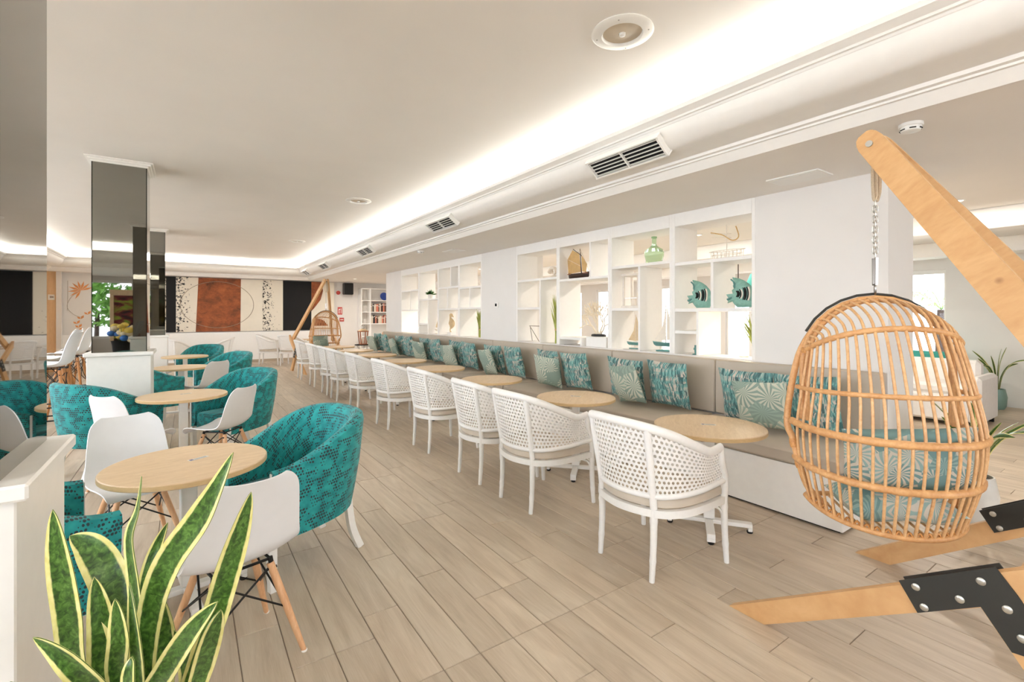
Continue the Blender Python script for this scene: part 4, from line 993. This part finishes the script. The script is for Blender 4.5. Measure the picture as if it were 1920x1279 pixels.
def pendant(x, y, zb, label, mat):
    t = thing('pendant_lamp', label, 'lamp', (x, y, zb), 0, 'pendant lamps in the next room'); MB().tube([(0, 0, .2), (0, 0, ZL - zb)], .008, 6).obj('rod', M['darkwood'], t); MB().lathe([(.02, .2), (.10, .17), (.15, .05), (.155, 0), (.145, 0), (.14, .05), (.09, .16)], 24, cap=False).obj('shade', M[mat], t); MB().lathe([(.012, .2), (.028, .215), (.012, .24)], 14).obj('cap', M['darkwood'], t)
pendant(6.1, 3.25, 1.86, 'teal pendant lamp hanging in the next room behind the right fish', 'teal'); pendant(7.6, 4.4, 1.86, 'second teal pendant lamp farther back in the next room', 'teal')
t = thing('thermostat', 'small wall thermostat with a dark screen on the middle pillar', 'thermostat', (4.459, 6.98, 1.665)); MB().box((-.02, -.045, -.045), (0, .045, .045), .004).obj('housing', M['white'], t, 0); MB().box((-.0225, -.02, -.02), (-.0202, .035, .028)).obj('screen', M['darkgrey'], t, 0)

# ------------------------------------------------------------------ swing stands (local: apex at x=0,y=0; feet forward +Y)
def make_stand(label, loc, rz):
    t = thing('swing_stand', label, 'stand', loc, rz, 'wooden hanging chair stands'); Lm = M['larch']
    for s in (-1, 1):
        x0, x1 = s * .585 - .022, s * .585 + .022
        ft = .43 if s < 0 else .29
        MB().prism([(ft, 0), (ft - .18, 0), (-1.06, .812), (-1.09, .95), (-1.00, .892)], x0, x1, 'x').obj('front_foot', Lm, t, 0)
        MB().prism([(-.505, .475), (-.82, 0), (-.97, 0), (-.615, .56)], x0 + .0005, x1 - .0005, 'x').obj('rear_foot', Lm, t, 0)
        top = Vector((s * .032, .035, 2.42)); end = Vector((s * .548, -1.06, .76)); dd = (end - top).normalized(); wd = Vector((0, .84, -.54))
        wd = Vector((0, dd.z, -dd.y)).normalized()
        pth = [tuple(top + (end - top) * q) for q in (0, .006, .018, .035, .3, .6, 1)]
        MB().rsweep(pth, [.045, .078, .102, .115, .12, .125, .13], .042, wd).obj('mast', Lm, t, 35)
        for e in (1, -1):
            xx = s * .585 + e * .0245
            poly = [(-.277, .459), (-.546, .630), (-.60, .555), (-.71, .375), (-.585, .360), (-.509, .475), (-.335, .363)]
            pl = MB().prism(poly, xx - .003, xx + .003, 'x').obj('bracket_plate', M['blackplate'], t, 0)
            for (y, z) in ((-.33, .46), (-.355, .395), (-.455, .475), (-.51, .565), (-.575, .50), (-.61, .42)):
                b = MB(); b.lathe([(.013, 0), (.0135, .003), (.009, .006), (.004, .0065)], 14); b.xf(Matrix.Translation((xx + e * .003, y, z)) @ Matrix.Rotation(R(90 * e), 4, 'Y')); b.obj('bolt', M['steel'], pl, 40)
    MB().tube([(-.075, 0, 2.36), (.075, 0, 2.36)], .011, 10).obj('apex_bolt', M['chrome'], t)
    for s in (-1, 1): MB().lathe([(.016, 0), (.016, .006)], 14).xf(Matrix.Translation((s * .076, 0, 2.36)) @ Matrix.Rotation(R(90 * s), 4, 'Y')).obj('apex_washer', M['steel'], t)
    MB().box((-.565, -.60, .47), (.565, -.555, .54), .004).obj('cross_rail', Lm, t, 0)
    return t
SA = (2.905, .95)
make_stand('larch wood swing stand with black bolted brackets, right foreground', (*SA, 0), 0)
make_stand('far larch wood swing stand by the back corner', (2.97, 12.95, 0), R(-173.5))

# ------------------------------------------------------------------ rattan hanging chairs (local: opening +Y, hang point above arch)
def make_egg(label, loc, rz):
    t = thing('hanging_egg_chair', label, 'hanging chair', loc, rz, 'rattan hanging chairs'); RT = M['rattan']
    rings = [(.325, .26, 1.31, 1.435, .014), (.36, .37, 1.12, 1.135, .012), (.385, .41, .94, .935, .0185), (.37, .39, .75, .725, .018), (.32, .33, .55, .50, .013)]
    def rp(k, th):
        a, b, ze, zm, _ = rings[k]; return (a * math.sin(th), -b * math.cos(th) ** .8 if math.cos(th) > 0 else 0, ze + (zm - ze) * max(0, math.cos(th)))
    def arch(x): return 1.25 + .335 * math.sqrt(max(0, 1 - (x / .335) ** 2))
    for dy, k in ((0, 1.0), (-.035, .965)):
        pts = [(s, dy, z) for s, z in [(-.335 * k, .95), (-.335 * k, 1.1)]] + [(-.335 * k * math.cos(q * PI / 14), dy, 1.25 + (.335 * k) * math.sin(q * PI / 14)) for q in range(15)] + [(.335 * k, dy, 1.1), (.335 * k, dy, .95)]
        MB().tube(pts, .015 if dy == 0 else .011, 10).obj('front_arch', RT, t, 60)
    for s in (-1, 1):
        MB().tube(cr([(s * .26, -.02, 1.47), (s * .345, .03, 1.28), (s * .395, .045, .95), (s * .38, .0, .84), (s * .36, -.03, .72), (s * .32, -.04, .60), (s * .25, -.08, .53)], 6), .0165, 10).obj('side_cane', RT, t, 60)
        for (p, q, r_) in (((s * .38, .0, .845), (s * .375, -.01, .80), .021), ((s * .325, -.02, 1.30), (s * .328, -.02, 1.33), .02), ((s * .362, -.02, .735), (s * .355, -.03, .70), .02)):
            MB().tube([p, tuple((Vector(p) + Vector(q)) / 2), q], [r_ * .95, r_ * 1.08, r_ * .95], 10).obj('binding', M['binding'], t, 60)
    for k in range(5):
        r_ = rings[k][4]; pts = [rp(k, R(-90 + 180 * q / 40)) for q in range(41)]
        if k == 4:
            pts = [rp(k, R(-90 + 180 * q / 40)) for q in range(41)] + [(.32 * math.cos(q * PI / 12), .06 * math.sin(q * PI / 12), .55) for q in range(1, 12)]
            MB().tube(pts, r_, 10, closed=True).obj('bottom_ring', RT, t, 60)
        else:
            MB().tube(pts, [r_ * (1 + .08 * math.sin(q * 1.9)) for q in range(41)], 10).obj('ring', RT, t, 60)
    nb = 25
    for i in range(nb):
        th = R(-84 + 168 * i / (nb - 1)); sx = math.sin(th); x0 = .325 * sx
        pts = [(x0, -.005, arch(x0)), tuple((Vector((x0, -.01, arch(x0))) * .5 + Vector(rp(0, th)) * .5) + Vector((0, -.01, .035 * math.cos(th)))), rp(0, th), rp(1, th), rp(2, th), rp(3, th), rp(4, th)]
        MB().tube(cr(pts, 5), .0068, 7).obj('bar', M['rattan2'], t, 60)
    # woven rim of small loops at the bottom ring and bar heads
    for i in range(nb - 1):
        th = R(-84 + 168 * (i + .5) / (nb - 1)); a = Vector(rp(4, th - .05)); b = Vector(rp(4, th + .05)); c = (a + b) / 2 + Vector((0, 0, .028))
        MB().tube(cr([tuple(a), tuple(c), tuple(b)], 4), .0055, 6).obj('weave_loop', M['binding'], t, 60)
    for i in range(11):   # floor slats
        x = -.25 + .05 * i; yb = -.33 * math.sqrt(max(0, 1 - (x / .32) ** 2)); MB().tube([(x, .04, .545), (x, yb, .505 + .04 * abs(x) / .32)], .006, 6).obj('floor_slat', M['rattan2'], t, 60)
    MB().tube([(-.35 * math.cos(q * PI / 14) , .012, 1.262 + .345 * math.sin(q * PI / 14)) for q in range(2, 13)], .0065, 8).obj('hanger_hoop', M['blackplate'], t, 60)
    return t
def make_chain(label, x, y, za, zb):
    t = thing('hanging_chain', label, 'chain', (x, y, 0), 0, 'chains of the hanging chairs')
    def lk(z, L, w, r, ang, nm, mat, parts=18):
        pts = []
        for q in range(parts):
            a = 2 * PI * q / parts; xx = math.cos(a) * w; zz = math.sin(a) * w + (L / 2 - w) * (1 if math.sin(a) > 0 else -1); pts.append((xx * math.cos(ang), xx * math.sin(ang), z + zz))
        MB().tube(pts, r, 6, closed=True).obj(nm, M[mat], t, 60)
    H = zb - za
    lk(za + .03, .05, .013, .005, .4, 'shackle', 'chrome')
    for s in (-1, 1): MB().rsweep([(s * .012, s * .01, za + .05), (s * .02, s * .014, za + .19)], .013, .004, (1, -1, 0)).obj('strap_plate', M['chrome'], t, 0)
    n = 11; z = za + .19
    for i in range(n):
        lk(z + .014, .040, .0105, .0032, .4 + (i % 2) * PI / 2, 'link', 'steel'); z += .0265
    top = zb
    for i, (dx, zz) in enumerate(((-.012, z - .0), (.02, z + .0), (.035, z + .02))):
        MB().tube(cr([(dx * .4, 0, top), (dx - .012, .004, (top * .6 + zz * .4)), (dx - .004, .004, zz + .03), (dx + .008, .0, zz + .005), (dx + .02, -.004, zz + .05), (dx + .014, -.004, (top * .7 + zz * .3)), (dx * .4 + .01, 0, top)], 5), .0065, 7).obj('rope_loop', M['rope'], t, 60)
make_egg('large rattan hanging egg chair in the right foreground', (*SA, 0), R(-47))
make_chain('chain and rope holding the foreground hanging chair', *SA, 1.60, 2.345)
FA = (2.97, 12.95)
make_egg('far rattan hanging egg chair at the end of the bench', (*FA, 0), R(-165))
make_chain('chain holding the far hanging chair', *FA, 1.60, 2.345)
def big_pillow(name, label, M4, sx, sz, th, mat, group, seed):
    n = 17; m = MB()
    def P(i, j, sg):
        u = i / (n - 1) * 2 - 1; v = j / (n - 1) * 2 - 1; h = (max(0, 1 - abs(u) ** 3.2) * max(0, 1 - abs(v) ** 3.2)) ** .5
        return (u * sx / 2 * (1 - .04 * (1 - v * v)), sg * th / 2 * h + .012 * math.sin(4 * u + seed) * h, v * sz / 2 * (1 - .04 * (1 - u * u)))
    uv = [[(i / (n - 1) * sx / .5, j / (n - 1) * sz / .5) for j in range(n)] for i in range(n)]
    m.grid([[P(i, j, 1) for j in range(n)] for i in range(n)], uv); m.grid([[P(i, j, -1) for j in range(n)] for i in range(n)], uv, flip=True)
    o = m.obj(name, M[mat], None, 60); o.matrix_world = M4; return tag(o, label, 'cushion', group)
E0 = Matrix.Translation((*SA, 0)) @ Matrix.Rotation(R(-47), 4, 'Z')
big_pillow('seat_pad', 'palm-print seat pad lying in the foreground hanging chair', E0 @ Matrix.Translation((.0, -.14, .60)) @ Matrix.Rotation(R(90), 4, 'X'), .46, .32, .15, 'leafprint2', 'hanging chair cushions', 1)
big_pillow('back_pillow', 'palm-print back cushion upright in the foreground hanging chair', E0 @ Matrix.Translation((.02, -.24, .83)) @ Matrix.Rotation(R(10), 4, 'X') @ Matrix.Rotation(R(-4), 4, 'Y'), .54, .31, .13, 'leafprint2', 'hanging chair cushions', 2)
E1 = Matrix.Translation((*FA, 0)) @ Matrix.Rotation(R(-165), 4, 'Z')
big_pillow('seat_pad', 'leaf-print pad in the far hanging chair', E1 @ Matrix.Translation((0, -.14, .60)) @ Matrix.Rotation(R(90), 4, 'X'), .50, .36, .13, 'leafprint', 'hanging chair cushions', 3)
big_pillow('back_pillow', 'leaf-print cushion leaning in the far hanging chair', E1 @ Matrix.Translation((.04, -.20, .81)) @ Matrix.Rotation(R(12), 4, 'X'), .42, .28, .12, 'leafprint', 'hanging chair cushions', 4)

# ------------------------------------------------------------------ snake plants
def blade(pts, w, parent, tw=0.0, view=(-.2, -1, 0)):
    C = cr([tuple(p) for p in pts], 8); n = len(C); m = MB(); rows = []; uvs = []; L = 0
    for i in range(n):
        if i: L += (Vector(C[i]) - Vector(C[i - 1])).length
        T = (Vector(C[min(i + 1, n - 1)]) - Vector(C[max(i - 1, 0)])).normalized(); f = i / (n - 1)
        vdir = Vector(view).normalized(); S = T.cross(vdir).normalized(); N = S.cross(T)
        a = tw * f; S2 = S * math.cos(a) + N * math.sin(a); N2 = N * math.cos(a) - S * math.sin(a)
        ww = w * (.62 + .5 * min(1, f * 2.2)) * (1 - max(0, (f - .55) / .45) ** 2.2) * .92 + .0008
        row = []; ur = []
        for q in (-1, -.6, 0, .6, 1): row.append(tuple(Vector(C[i]) + S2 * q * ww / 2 - N2 * (1 - abs(q)) * ww * .14)); ur.append(((q + 1) / 2, L))
        rows.append(row); uvs.append(ur)
    m.shell(rows, .0022, uvs); return m.obj('leaf', M['snakeleaf'], parent, 60)
LV = [([[-.089, 1.333, .452], [-.197, 1.395, .679], [-.219, 1.398, .85], [-.233, 1.395, .983], [-.241, 1.401, 1.08]], .0529, .3),
([[-.067, 1.318, .452], [-.117, 1.373, .766], [-.149, 1.415, .889], [-.188, 1.461, .957], [-.228, 1.489, .985]], .0719, -.5),
([[-.096, 1.338, .452], [-.133, 1.296, .659], [-.195, 1.272, .801], [-.254, 1.313, .859]], .053, .4),
([[-.081, 1.328, .452], [-.15, 1.375, .671], [-.159, 1.381, .802], [-.173, 1.391, .918]], .0521, -.3),
([[-.072, 1.321, .452], [-.124, 1.315, .699], [-.12, 1.269, .826], [-.125, 1.273, .912]], .0398, .2),
([[-.076, 1.324, .452], [-.089, 1.328, .722], [-.095, 1.328, .842], [-.1, 1.326, .915], [-.107, 1.326, 1.01], [-.091, 1.31, 1.076], [-.083, 1.304, 1.148]], .0314, 1.2),
([[-.062, 1.314, .452], [-.091, 1.363, .786], [-.08, 1.383, .882], [-.064, 1.401, .944], [-.04, 1.384, 1.008]], .0316, .3),
([[-.076, 1.324, .452], [-.082, 1.316, .679], [-.068, 1.295, .85], [-.039, 1.263, .96], [.014, 1.214, 1.058], [.045, 1.181, 1.128], [.079, 1.158, 1.209]], .0564, .6),
([[-.057, 1.311, .452], [.002, 1.271, .671], [.041, 1.244, .802], [.07, 1.224, .92], [.097, 1.206, 1.026], [.115, 1.193, 1.107]], .0521, -.3),
([[-.086, 1.331, .452], [-.071, 1.272, .669], [-.041, 1.203, .767], [.006, 1.123, .881], [.048, 1.094, .936]], .044, .5),
([[-.052, 1.308, .452], [.014, 1.226, .695], [.039, 1.173, .819], [.056, 1.161, .883]], .0424, -.4),
([[-.062, 1.314, .452], [-.054, 1.364, .636], [-.05, 1.415, .703], [-.056, 1.42, .829]], .0591, .1),
([[-.079, 1.326, .452], [-.09, 1.298, .695], [-.094, 1.264, .83], [-.101, 1.268, .94]], .0335, .9),
([[-.052, 1.308, .452], [-.003, 1.293, .66], [-.008, 1.314, .721], [-.027, 1.327, .779]], .0365, -.2),
([[-.091, 1.334, .452], [-.097, 1.181, .764], [-.09, 1.176, .836]], .027, .7),
([[-.101, 1.341, .452], [-.195, 1.224, .698], [-.279, 1.281, .802]], .0467, .2)]
PB = Vector((-.08, 1.329, 0))
t = thing('snake_plant', 'large variegated snake plant with yellow-edged leaves in the left foreground', 'plant', tuple(PB))
MB().lathe([(.11, 0), (.12, .01), (.145, .40), (.15, .44), (.135, .44), (.13, .40)], 32).obj('pot', M['terracottapot'], t); MB().lathe([(.132, .40), (.13, .425), (.0, .43)], 24, cap=False).obj('soil', M['darkwood'], t)
for pts, w, tw in LV: blade([tuple(Vector(p) - PB) for p in pts], w, t, tw)
def snake_plant(label, loc, h, n, seed, pot, ph, spread=.22):
    rnd = random.Random(seed); t = thing('snake_plant', label, 'plant', loc); MB().lathe([(.09, 0), (.115, .05), (.125, ph * .6), (.10, ph), (.09, ph), (.1, ph * .7)], 24).obj('pot', M[pot], t); MB().lathe([(.095, ph - .02), (0, ph - .015)], 20, cap=False).obj('soil', M['darkwood'], t)
    for i in range(n):
        a = i * 2 * PI / n + rnd.uniform(-.3, .3); r = spread * rnd.uniform(.3, 1.3); hh = h * rnd.uniform(.6, 1); d = (math.cos(a), math.sin(a))
        blade([(d[0] * .03, d[1] * .03, ph - .03), (d[0] * r * .25, d[1] * r * .25, ph + hh * .4), (d[0] * r * .65, d[1] * r * .65, ph + hh * .75), (d[0] * r * 1.2, d[1] * r * 1.2, ph + hh * (1 if r < spread else .85))], .05, t, rnd.uniform(-.6, .6))
snake_plant('snake plant standing beside the nearest pillar, seen through the hanging chair', (4.70, .93, 0), .55, 13, 5, 'terracottapot', .34, .30)
snake_plant('distant snake plant in a teal pot against the right wall', (10.62, 1.86, 0), .72, 8, 12, 'tealpot', .32, .26)

# ------------------------------------------------------------------ back wall: mural, speaker, signs, bookcase, lantern
YW = 16.938
t = thing('mural_panels', 'wide abstract mural of black, cream and rust canvas panels along the back wall', 'mural', (0, YW, 0))
def panel(pts, mat, y=0.0, nm='canvas'): return MB().prism(pts, -.012 + y, 0 + y, 'y').obj(nm, M[mat], t, 0)
zb, zt = .985, 2.605
def rectp(a, b): return [(a, zb), (b, zb), (b, zt), (a, zt)]
panel(rectp(-1.25, -1.0), 'canvas'); panel(rectp(-.998, -.56), 'rust'); panel(rectp(-.555, -.30), 'canvasblack'); panel([(-.298, zb), (.178, zb), (.246, zt), (-.298, zt)], 'canvasspeck')
panel([(.18, zb), (1.335, zb), (1.35, zt), (.248, zt)], 'rust'); panel([(1.337, zb), (1.95, zb), (1.95, zt), (1.352, zt)], 'canvas'); panel(rectp(1.952, 2.542), 'canvasspeck'); panel(rectp(2.545, 3.41), 'canvasblack')
panel(rectp(3.412, 4.15), 'canvas'); panel([(3.412, 1.62), (3.50, 1.72), (3.70, 2.0), (3.78, 2.3), (3.74, zt), (3.412, zt)], 'rust', -.0125); panel([(3.5, 1.12), (3.95, 1.12), (3.8, 1.3), (3.5, 1.42)], 'rust', -.0125)
m = MB(); m.tube([(.75 + .95 * math.cos(q * 2 * PI / 60), -.0125, 1.80 + .70 * math.sin(q * 2 * PI / 60)) for q in range(60)], .007, 5, closed=True); m.obj('drawn_circle', plain('circle_line', (150, 132, 112), .8), t, 60)
t = thing('wall_speaker', 'black box loudspeaker mounted high on the back wall', 'speaker', (4.56, 16.85, 2.19)); MB().box((-.16, -.24, 0), (.16, -.02, .40), .02).obj('cabinet', M['black'], t, 0); MB().box((-.14, -.246, .02), (.14, -.2405, .38), .002).obj('grille', M['canvasblack'], t, 0); MB().box((-.03, -.0195, .12), (.03, .148, .2)).obj('bracket', M['blackmetal'], t, 0)
t = thing('alarm_bell', 'red alarm sounder beside the black loudspeaker', 'alarm', (4.30, 16.999, 2.26)); MB().lathe([(.07, 0), (.07, .03), (.05, .05), (.02, .055)], 20).xf(Matrix.Rotation(R(90), 4, 'X')).obj('dome', M['red'], t); MB().lathe([(.08, 0), (.08, .0005)], 20).xf(Matrix.Rotation(R(90), 4, 'X')).obj('back_plate', M['white'], t)
for x, z, w, h_, lb in ((4.36, 1.50, .15, .26, 'upper red and white fire equipment sign on the back wall'), (4.42, 1.26, .15, .13, 'lower small red sign on the back wall')):
    t = thing('wall_sign', lb, 'sign', (x, 16.985, z), 0, 'red signs on the back wall'); MB().box((-w / 2, 0, 0), (w / 2, .012, h_)).obj('board', M['red'], t, 0)
    if h_ > .2:
        MB().box((-.045, -.003, .04), (-.02, -.0002, .2)).obj('pictogram', M['white'], t, 0); MB().box((-.02, -.003, .17), (.005, -.0002, .2)).obj('pictogram', M['white'], t, 0); MB().box((.025, -.003, .04), (.045, -.0002, .22)).obj('pictogram', M['white'], t, 0)
    else: MB().box((-.05, -.003, .05), (.05, -.0002, .075)).obj('pictogram', M['white'], t, 0)
t = thing('bookcase', 'white bookcase with rows of books at the far right corner', 'bookcase', (5.0, 16.62, 0))
for x in (0, .31, 1.35): MB().box((x - .02, 0, 0), (x + .02, .36, 2.42), .002).obj('upright', M['trim'], t, 0)
for z in (.3, .72, 1.16, 1.57, 1.98, 2.40): MB().box((.0205, .002, z), (.2895, .358, z + .03)).obj('shelf_board', M['trim'], t, 0); MB().box((.3305, .002, z), (1.3295, .358, z + .03)).obj('shelf_board', M['trim'], t, 0)
MB().box((-.018, .361, .01), (1.37, .37, 2.43)).obj('back_panel', M['wall'], t, 0)
bm_cache = {}; rnd = random.Random(21); bk = 0; ORD = 'first second third fourth fifth sixth seventh eighth ninth tenth eleventh twelfth thirteenth fourteenth fifteenth sixteenth seventeenth eighteenth nineteenth twentieth'.split()
for z in (1.19, 1.60):
    x = .335; bk = 0
    while x < .98:
        w = rnd.choice((.03, .04, .05)); h_ = rnd.choice((.24, .27, .30)); c = rnd.choice('ABCD')
        b = thing('book', f'{"brown black salmon cream".split()["ABCD".index(c)]} book, {ORD[bk]} from the left in the {"upper" if z > 1.5 else "lower"} row of the far bookcase', 'book', (5.0 + x, 16.66, z + .0005), 0, 'books in the far bookcase')
        key = (w, h_, c)
        if key not in bm_cache:
            a = MB().box((0, 0, 0), (w - .002, .19, h_), .003).mesh('cover', 0); a.materials.append(M['book' + c]); p = MB().box((.004, -.0006, h_ - .07), (w - .006, 0, h_ - .04)).mesh('spine_label', 0); p.materials.append(M['sticker']); bm_cache[key] = (a, p)
        link('cover', bm_cache[key][0], b); link('spine_label', bm_cache[key][1], b); x += w; bk += 1
t = thing('blue_plate', 'blue plate standing in the top of the far bookcase', 'plate', (5.85, 16.78, 2.0105)); MB().lathe([(.0, 0), (.09, .004), (.14, .02), (.145, .024), (.138, .024), (.09, .01)], 28, cap=False).xf(Matrix.Translation((0, 0, .145)) @ Matrix.Rotation(R(80), 4, 'X')).obj('dish', M['navy'], t); MB().box((-.05, -.02, 0), (.05, .03, .01)).obj('foot', M['white'], t, 0)
# side table with wooden lantern
t = thing('wire_side_table', 'slim round side table of thin wire near the far corner', 'side table', (4.25, 14.0, 0)); MB().lathe([(.23, .60), (.235, .605), (.235, .618), (.23, .622)], 36).obj('top', M['darkgrey'], t)
for i in range(6):
    a = i * PI / 3; MB().tube([(.16 * math.cos(a), .16 * math.sin(a), 0), (.03 * math.cos(a + .6), .03 * math.sin(a + .6), .3), (.18 * math.cos(a), .18 * math.sin(a), .60)], .005, 6).obj('wire_leg', M['chrome'], t)
t = thing('wooden_lantern', 'wooden lantern with a ring handle on the wire side table', 'lantern', (4.25, 14.0, .6225))
for i in range(4):
    a = i * PI / 2 + PI / 4; MB().rsweep([(.11 * math.cos(a), .11 * math.sin(a), .025), (.155 * math.cos(a), .155 * math.sin(a), .37)], .024, .024, (math.cos(a), math.sin(a), 0)).obj('post', M['brownwood'], t, 0)
MB().box((-.10, -.10, 0), (.10, .10, .025), .003).obj('base', M['brownwood'], t, 0); MB().box((-.13, -.13, .37), (.13, .13, .40), .003).obj('roof_plate', M['brownwood'], t, 0)
MB().add([(-.12, -.12, .4005), (.12, -.12, .4005), (.12, .12, .4005), (-.12, .12, .4005), (-.04, -.04, .46), (.04, -.04, .46), (.04, .04, .46), (-.04, .04, .46)], [(0, 1, 5, 4), (1, 2, 6, 5), (2, 3, 7, 6), (3, 0, 4, 7), (4, 5, 6, 7)]).obj('roof', M['sand'], t, 0)
MB().tube([(.055 * math.cos(q * PI / 8), 0, .515 + .055 * math.sin(q * PI / 8)) for q in range(16)], .005, 6, closed=True).obj('handle', M['chrome'], t); MB().lathe([(.04, .0255), (.04, .16), (.03, .165)], 18).obj('candle', M['sail'], t)
t = thing('peach_armchair', 'peach upholstered armchair half hidden at the end of the bench', 'armchair', (4.9, 14.1, 0), R(200))
m = MB(); rows = []
for i in range(17):
    a = R(-110 + 220 * i / 16) + PI; c_, s_ = math.cos(a), math.sin(a); rows.append([(c_ * .30, s_ * .30, .25), (c_ * .34, s_ * .34, .55), (c_ * .35, s_ * .35, .95 if abs(i - 8) < 5 else .75), (c_ * .31, s_ * .31, .97 if abs(i - 8) < 5 else .77), (c_ * .28, s_ * .28, .6), (c_ * .26, s_ * .26, .3)])
m.grid(rows); m.obj('shell', M['peach'], t, 50); MB().lathe([(.26, .28), (.27, .40), (.22, .44), (0, .45)], 28, cap=False).obj('seat', M['peach'], t)
for i in range(4): MB().tube([(.2 * math.cos(i * PI / 2 + .8), .2 * math.sin(i * PI / 2 + .8), .28), (.24 * math.cos(i * PI / 2 + .8), .24 * math.sin(i * PI / 2 + .8), 0)], [.018, .012], 8).obj('leg', M['woodleg'], t)
# wall decals and thermostat at the far left
t = thing('wall_decal', 'orange flower decal with thin grey stems on the far left wall', 'decal', (-2.4, 16.998, 0))
def petal(x, z, a, L, w, mat='decal'):
    d = (math.cos(a), math.sin(a)); n_ = (-d[1], d[0]); MB().prism([(x, z), (x + d[0] * L * .5 + n_[0] * w, z + d[1] * L * .5 + n_[1] * w), (x + d[0] * L, z + d[1] * L), (x + d[0] * L * .5 - n_[0] * w, z + d[1] * L * .5 - n_[1] * w)], -.003, 0, 'y').obj('petal', M[mat], t, 0)
for i in range(9): petal(.02, 2.15, R(20 + i * 28), .26, .025)
for (x, z) in ((-.02, 1.15), (.02, 1.38), (-.06, 1.25), (.16, 1.5), (-.02, 1.05)): petal(x, z, R(60), .12, .03); petal(x, z, R(140), .10, .025)
MB().tube(cr([(.0, -.002, 2.15), (-.18, -.002, 1.95), (-.25, -.002, 1.7), (-.12, -.002, 1.5), (.05, -.002, 1.42)], 6), .005, 5).obj('stem', M['greydecal'], t); MB().tube(cr([(-.24, -.002, 2.4), (-.24, -.002, 2.0), (-.25, -.002, 1.6)], 4), .005, 5).obj('stem', M['greydecal'], t)
t = thing('wall_controller', 'white wall controller on the wood panel at the far left', 'thermostat', (-2.93, 16.8795, 1.88)); MB().box((-.07, -.025, 0), (.06, 0, .14), .006).obj('housing', M['white'], t, 0); MB().box((-.03, -.0275, .05), (.04, -.0255, .1)).obj('screen', M['chrome'], t, 0)

# ------------------------------------------------------------------ next room furniture
t = thing('white_sofa', 'white fabric sofa in the next room behind the hanging chair', 'sofa', (0, 0, 0))
MB().box((8.45, 1.75, .06), (9.35, 4.4, .42), .03).obj('base', M['sofawhite'], t, 0); MB().box((8.45, 1.62, .05), (9.36, 1.7495, .68), .04).obj('arm', M['sofawhite'], t, 0); MB().box((9.12, 1.76, .4205), (9.35, 4.4, .85), .05).obj('backrest', M['sofawhite'], t, 0)
for i in range(3): MB().box((8.46, 1.76 + i * .88, .4205), (9.11, 2.625 + i * .88, .56), .04).obj('seat_cushion', M['sofawhite'], t, 0)
for x in (8.5, 9.3):
    for y in (1.68, 4.34): MB().box((x - .025, y - .025, 0), (x + .025, y + .025, .0595)).obj('leg', M['darkgrey'], t, 0)
t = thing('white_chaise', 'low white upholstered seat next to the sofa in the next room', 'sofa', (0, 0, 0)); MB().box((6.9, 2.3, .06), (8.1, 3.4, .44), .04).obj('base', M['sofawhite'], t, 0); MB().box((6.9, 3.4005, .06), (8.1, 3.6, .78), .05).obj('backrest', M['sofawhite'], t, 0)
for x in (6.95, 8.05):
    for y in (2.35, 3.55): MB().box((x - .025, y - .025, 0), (x + .025, y + .025, .0595)).obj('leg', M['darkgrey'], t, 0)
def teal_chair(x, y, rz, label):
    t = thing('teal_lounge_chair', label, 'armchair', (x, y, 0), rz, 'teal lounge chairs in the next room'); MB().box((-.35, -.35, .16), (.35, .35, .42), .05).obj('seat', M['teal'], t, 0); MB().box((-.36, -.36, .4205), (-.22, .36, .88), .05).obj('backrest', M['teal'], t, 0)
    for s in (-1, 1): MB().box((-.219, s * .36 - .06 * (s > 0), .4205), (.34, s * .36 + .06 * (s < 0), .60), .025).obj('arm', M['teal'], t, 0)
    for a in (-.3, .3):
        for b in (-.3, .3): MB().tube([(a, b, .16), (a, b, 0)], .016, 8).obj('leg', M['white'], t)
teal_chair(10.15, 3.5, R(200), 'teal lounge chair in the next room, left one of the pair behind the sofa'); teal_chair(10.1, 2.55, R(180), 'teal lounge chair in the next room near the window, right one of the pair'); teal_chair(7.2, 5.6, R(30), 'teal lounge chair in the next room seen between shelf posts')

# ------------------------------------------------------------------ behind the camera, seen in the column mirror
t = thing('framed_painting', 'framed abstract red and green painting reflected in the column mirror', 'painting', (-1.1, -3.0, .80))
MB().box((-.58, -.03, 0), (.58, .03, 1.35)).obj('backing', M['darkwood'], t, 0); MB().box((-.50, .0305, .08), (.50, .036, 1.20)).obj('canvas', M['abstract'], t, 0); MB().box((-.58, .0305, 1.2005), (.58, .05, 1.35), .004).obj('frame_top', M['tabletop'], t, 0)
for s in (-1, 1): MB().box((s * .54 - .04, .0305, 0), (s * .54 + .04, .05, 1.20), .004).obj('frame_side', M['tabletop'], t, 0)
for s in (-1, 1): MB().tube([(s * .35, -.0, 0), (s * .4, .05, -.80)], .02, 8).obj('easel_leg', M['darkwood'], t)
t = thing('flower_vase', 'black vase of yellow, cream and blue flowers reflected in the column mirror', 'vase', (-1.15, .15, 0)); MB().lathe([(.16, 0), (.17, .02), (.13, .4), (.17, .85), (.19, .95), (.175, .95), (.15, .85)], 28).obj('vase', M['black'], t); rnd = random.Random(31)
for i in range(26):
    a = rnd.uniform(0, 2 * PI); r = rnd.uniform(0, .26); z = 1.02 + rnd.uniform(0, .3) - r * .3; MB().ball((r * math.cos(a), r * math.sin(a), z), rnd.uniform(.05, .085), 10, 6, (1, 1, .8)).obj('bloom', M[rnd.choice(('yellow', 'creampetal', 'creampetal', 'blue'))], t, 60); MB().tube([(0, 0, .9), (r * math.cos(a), r * math.sin(a), z)], .005, 5).obj('flower_stem', M['leafgreen'], t)
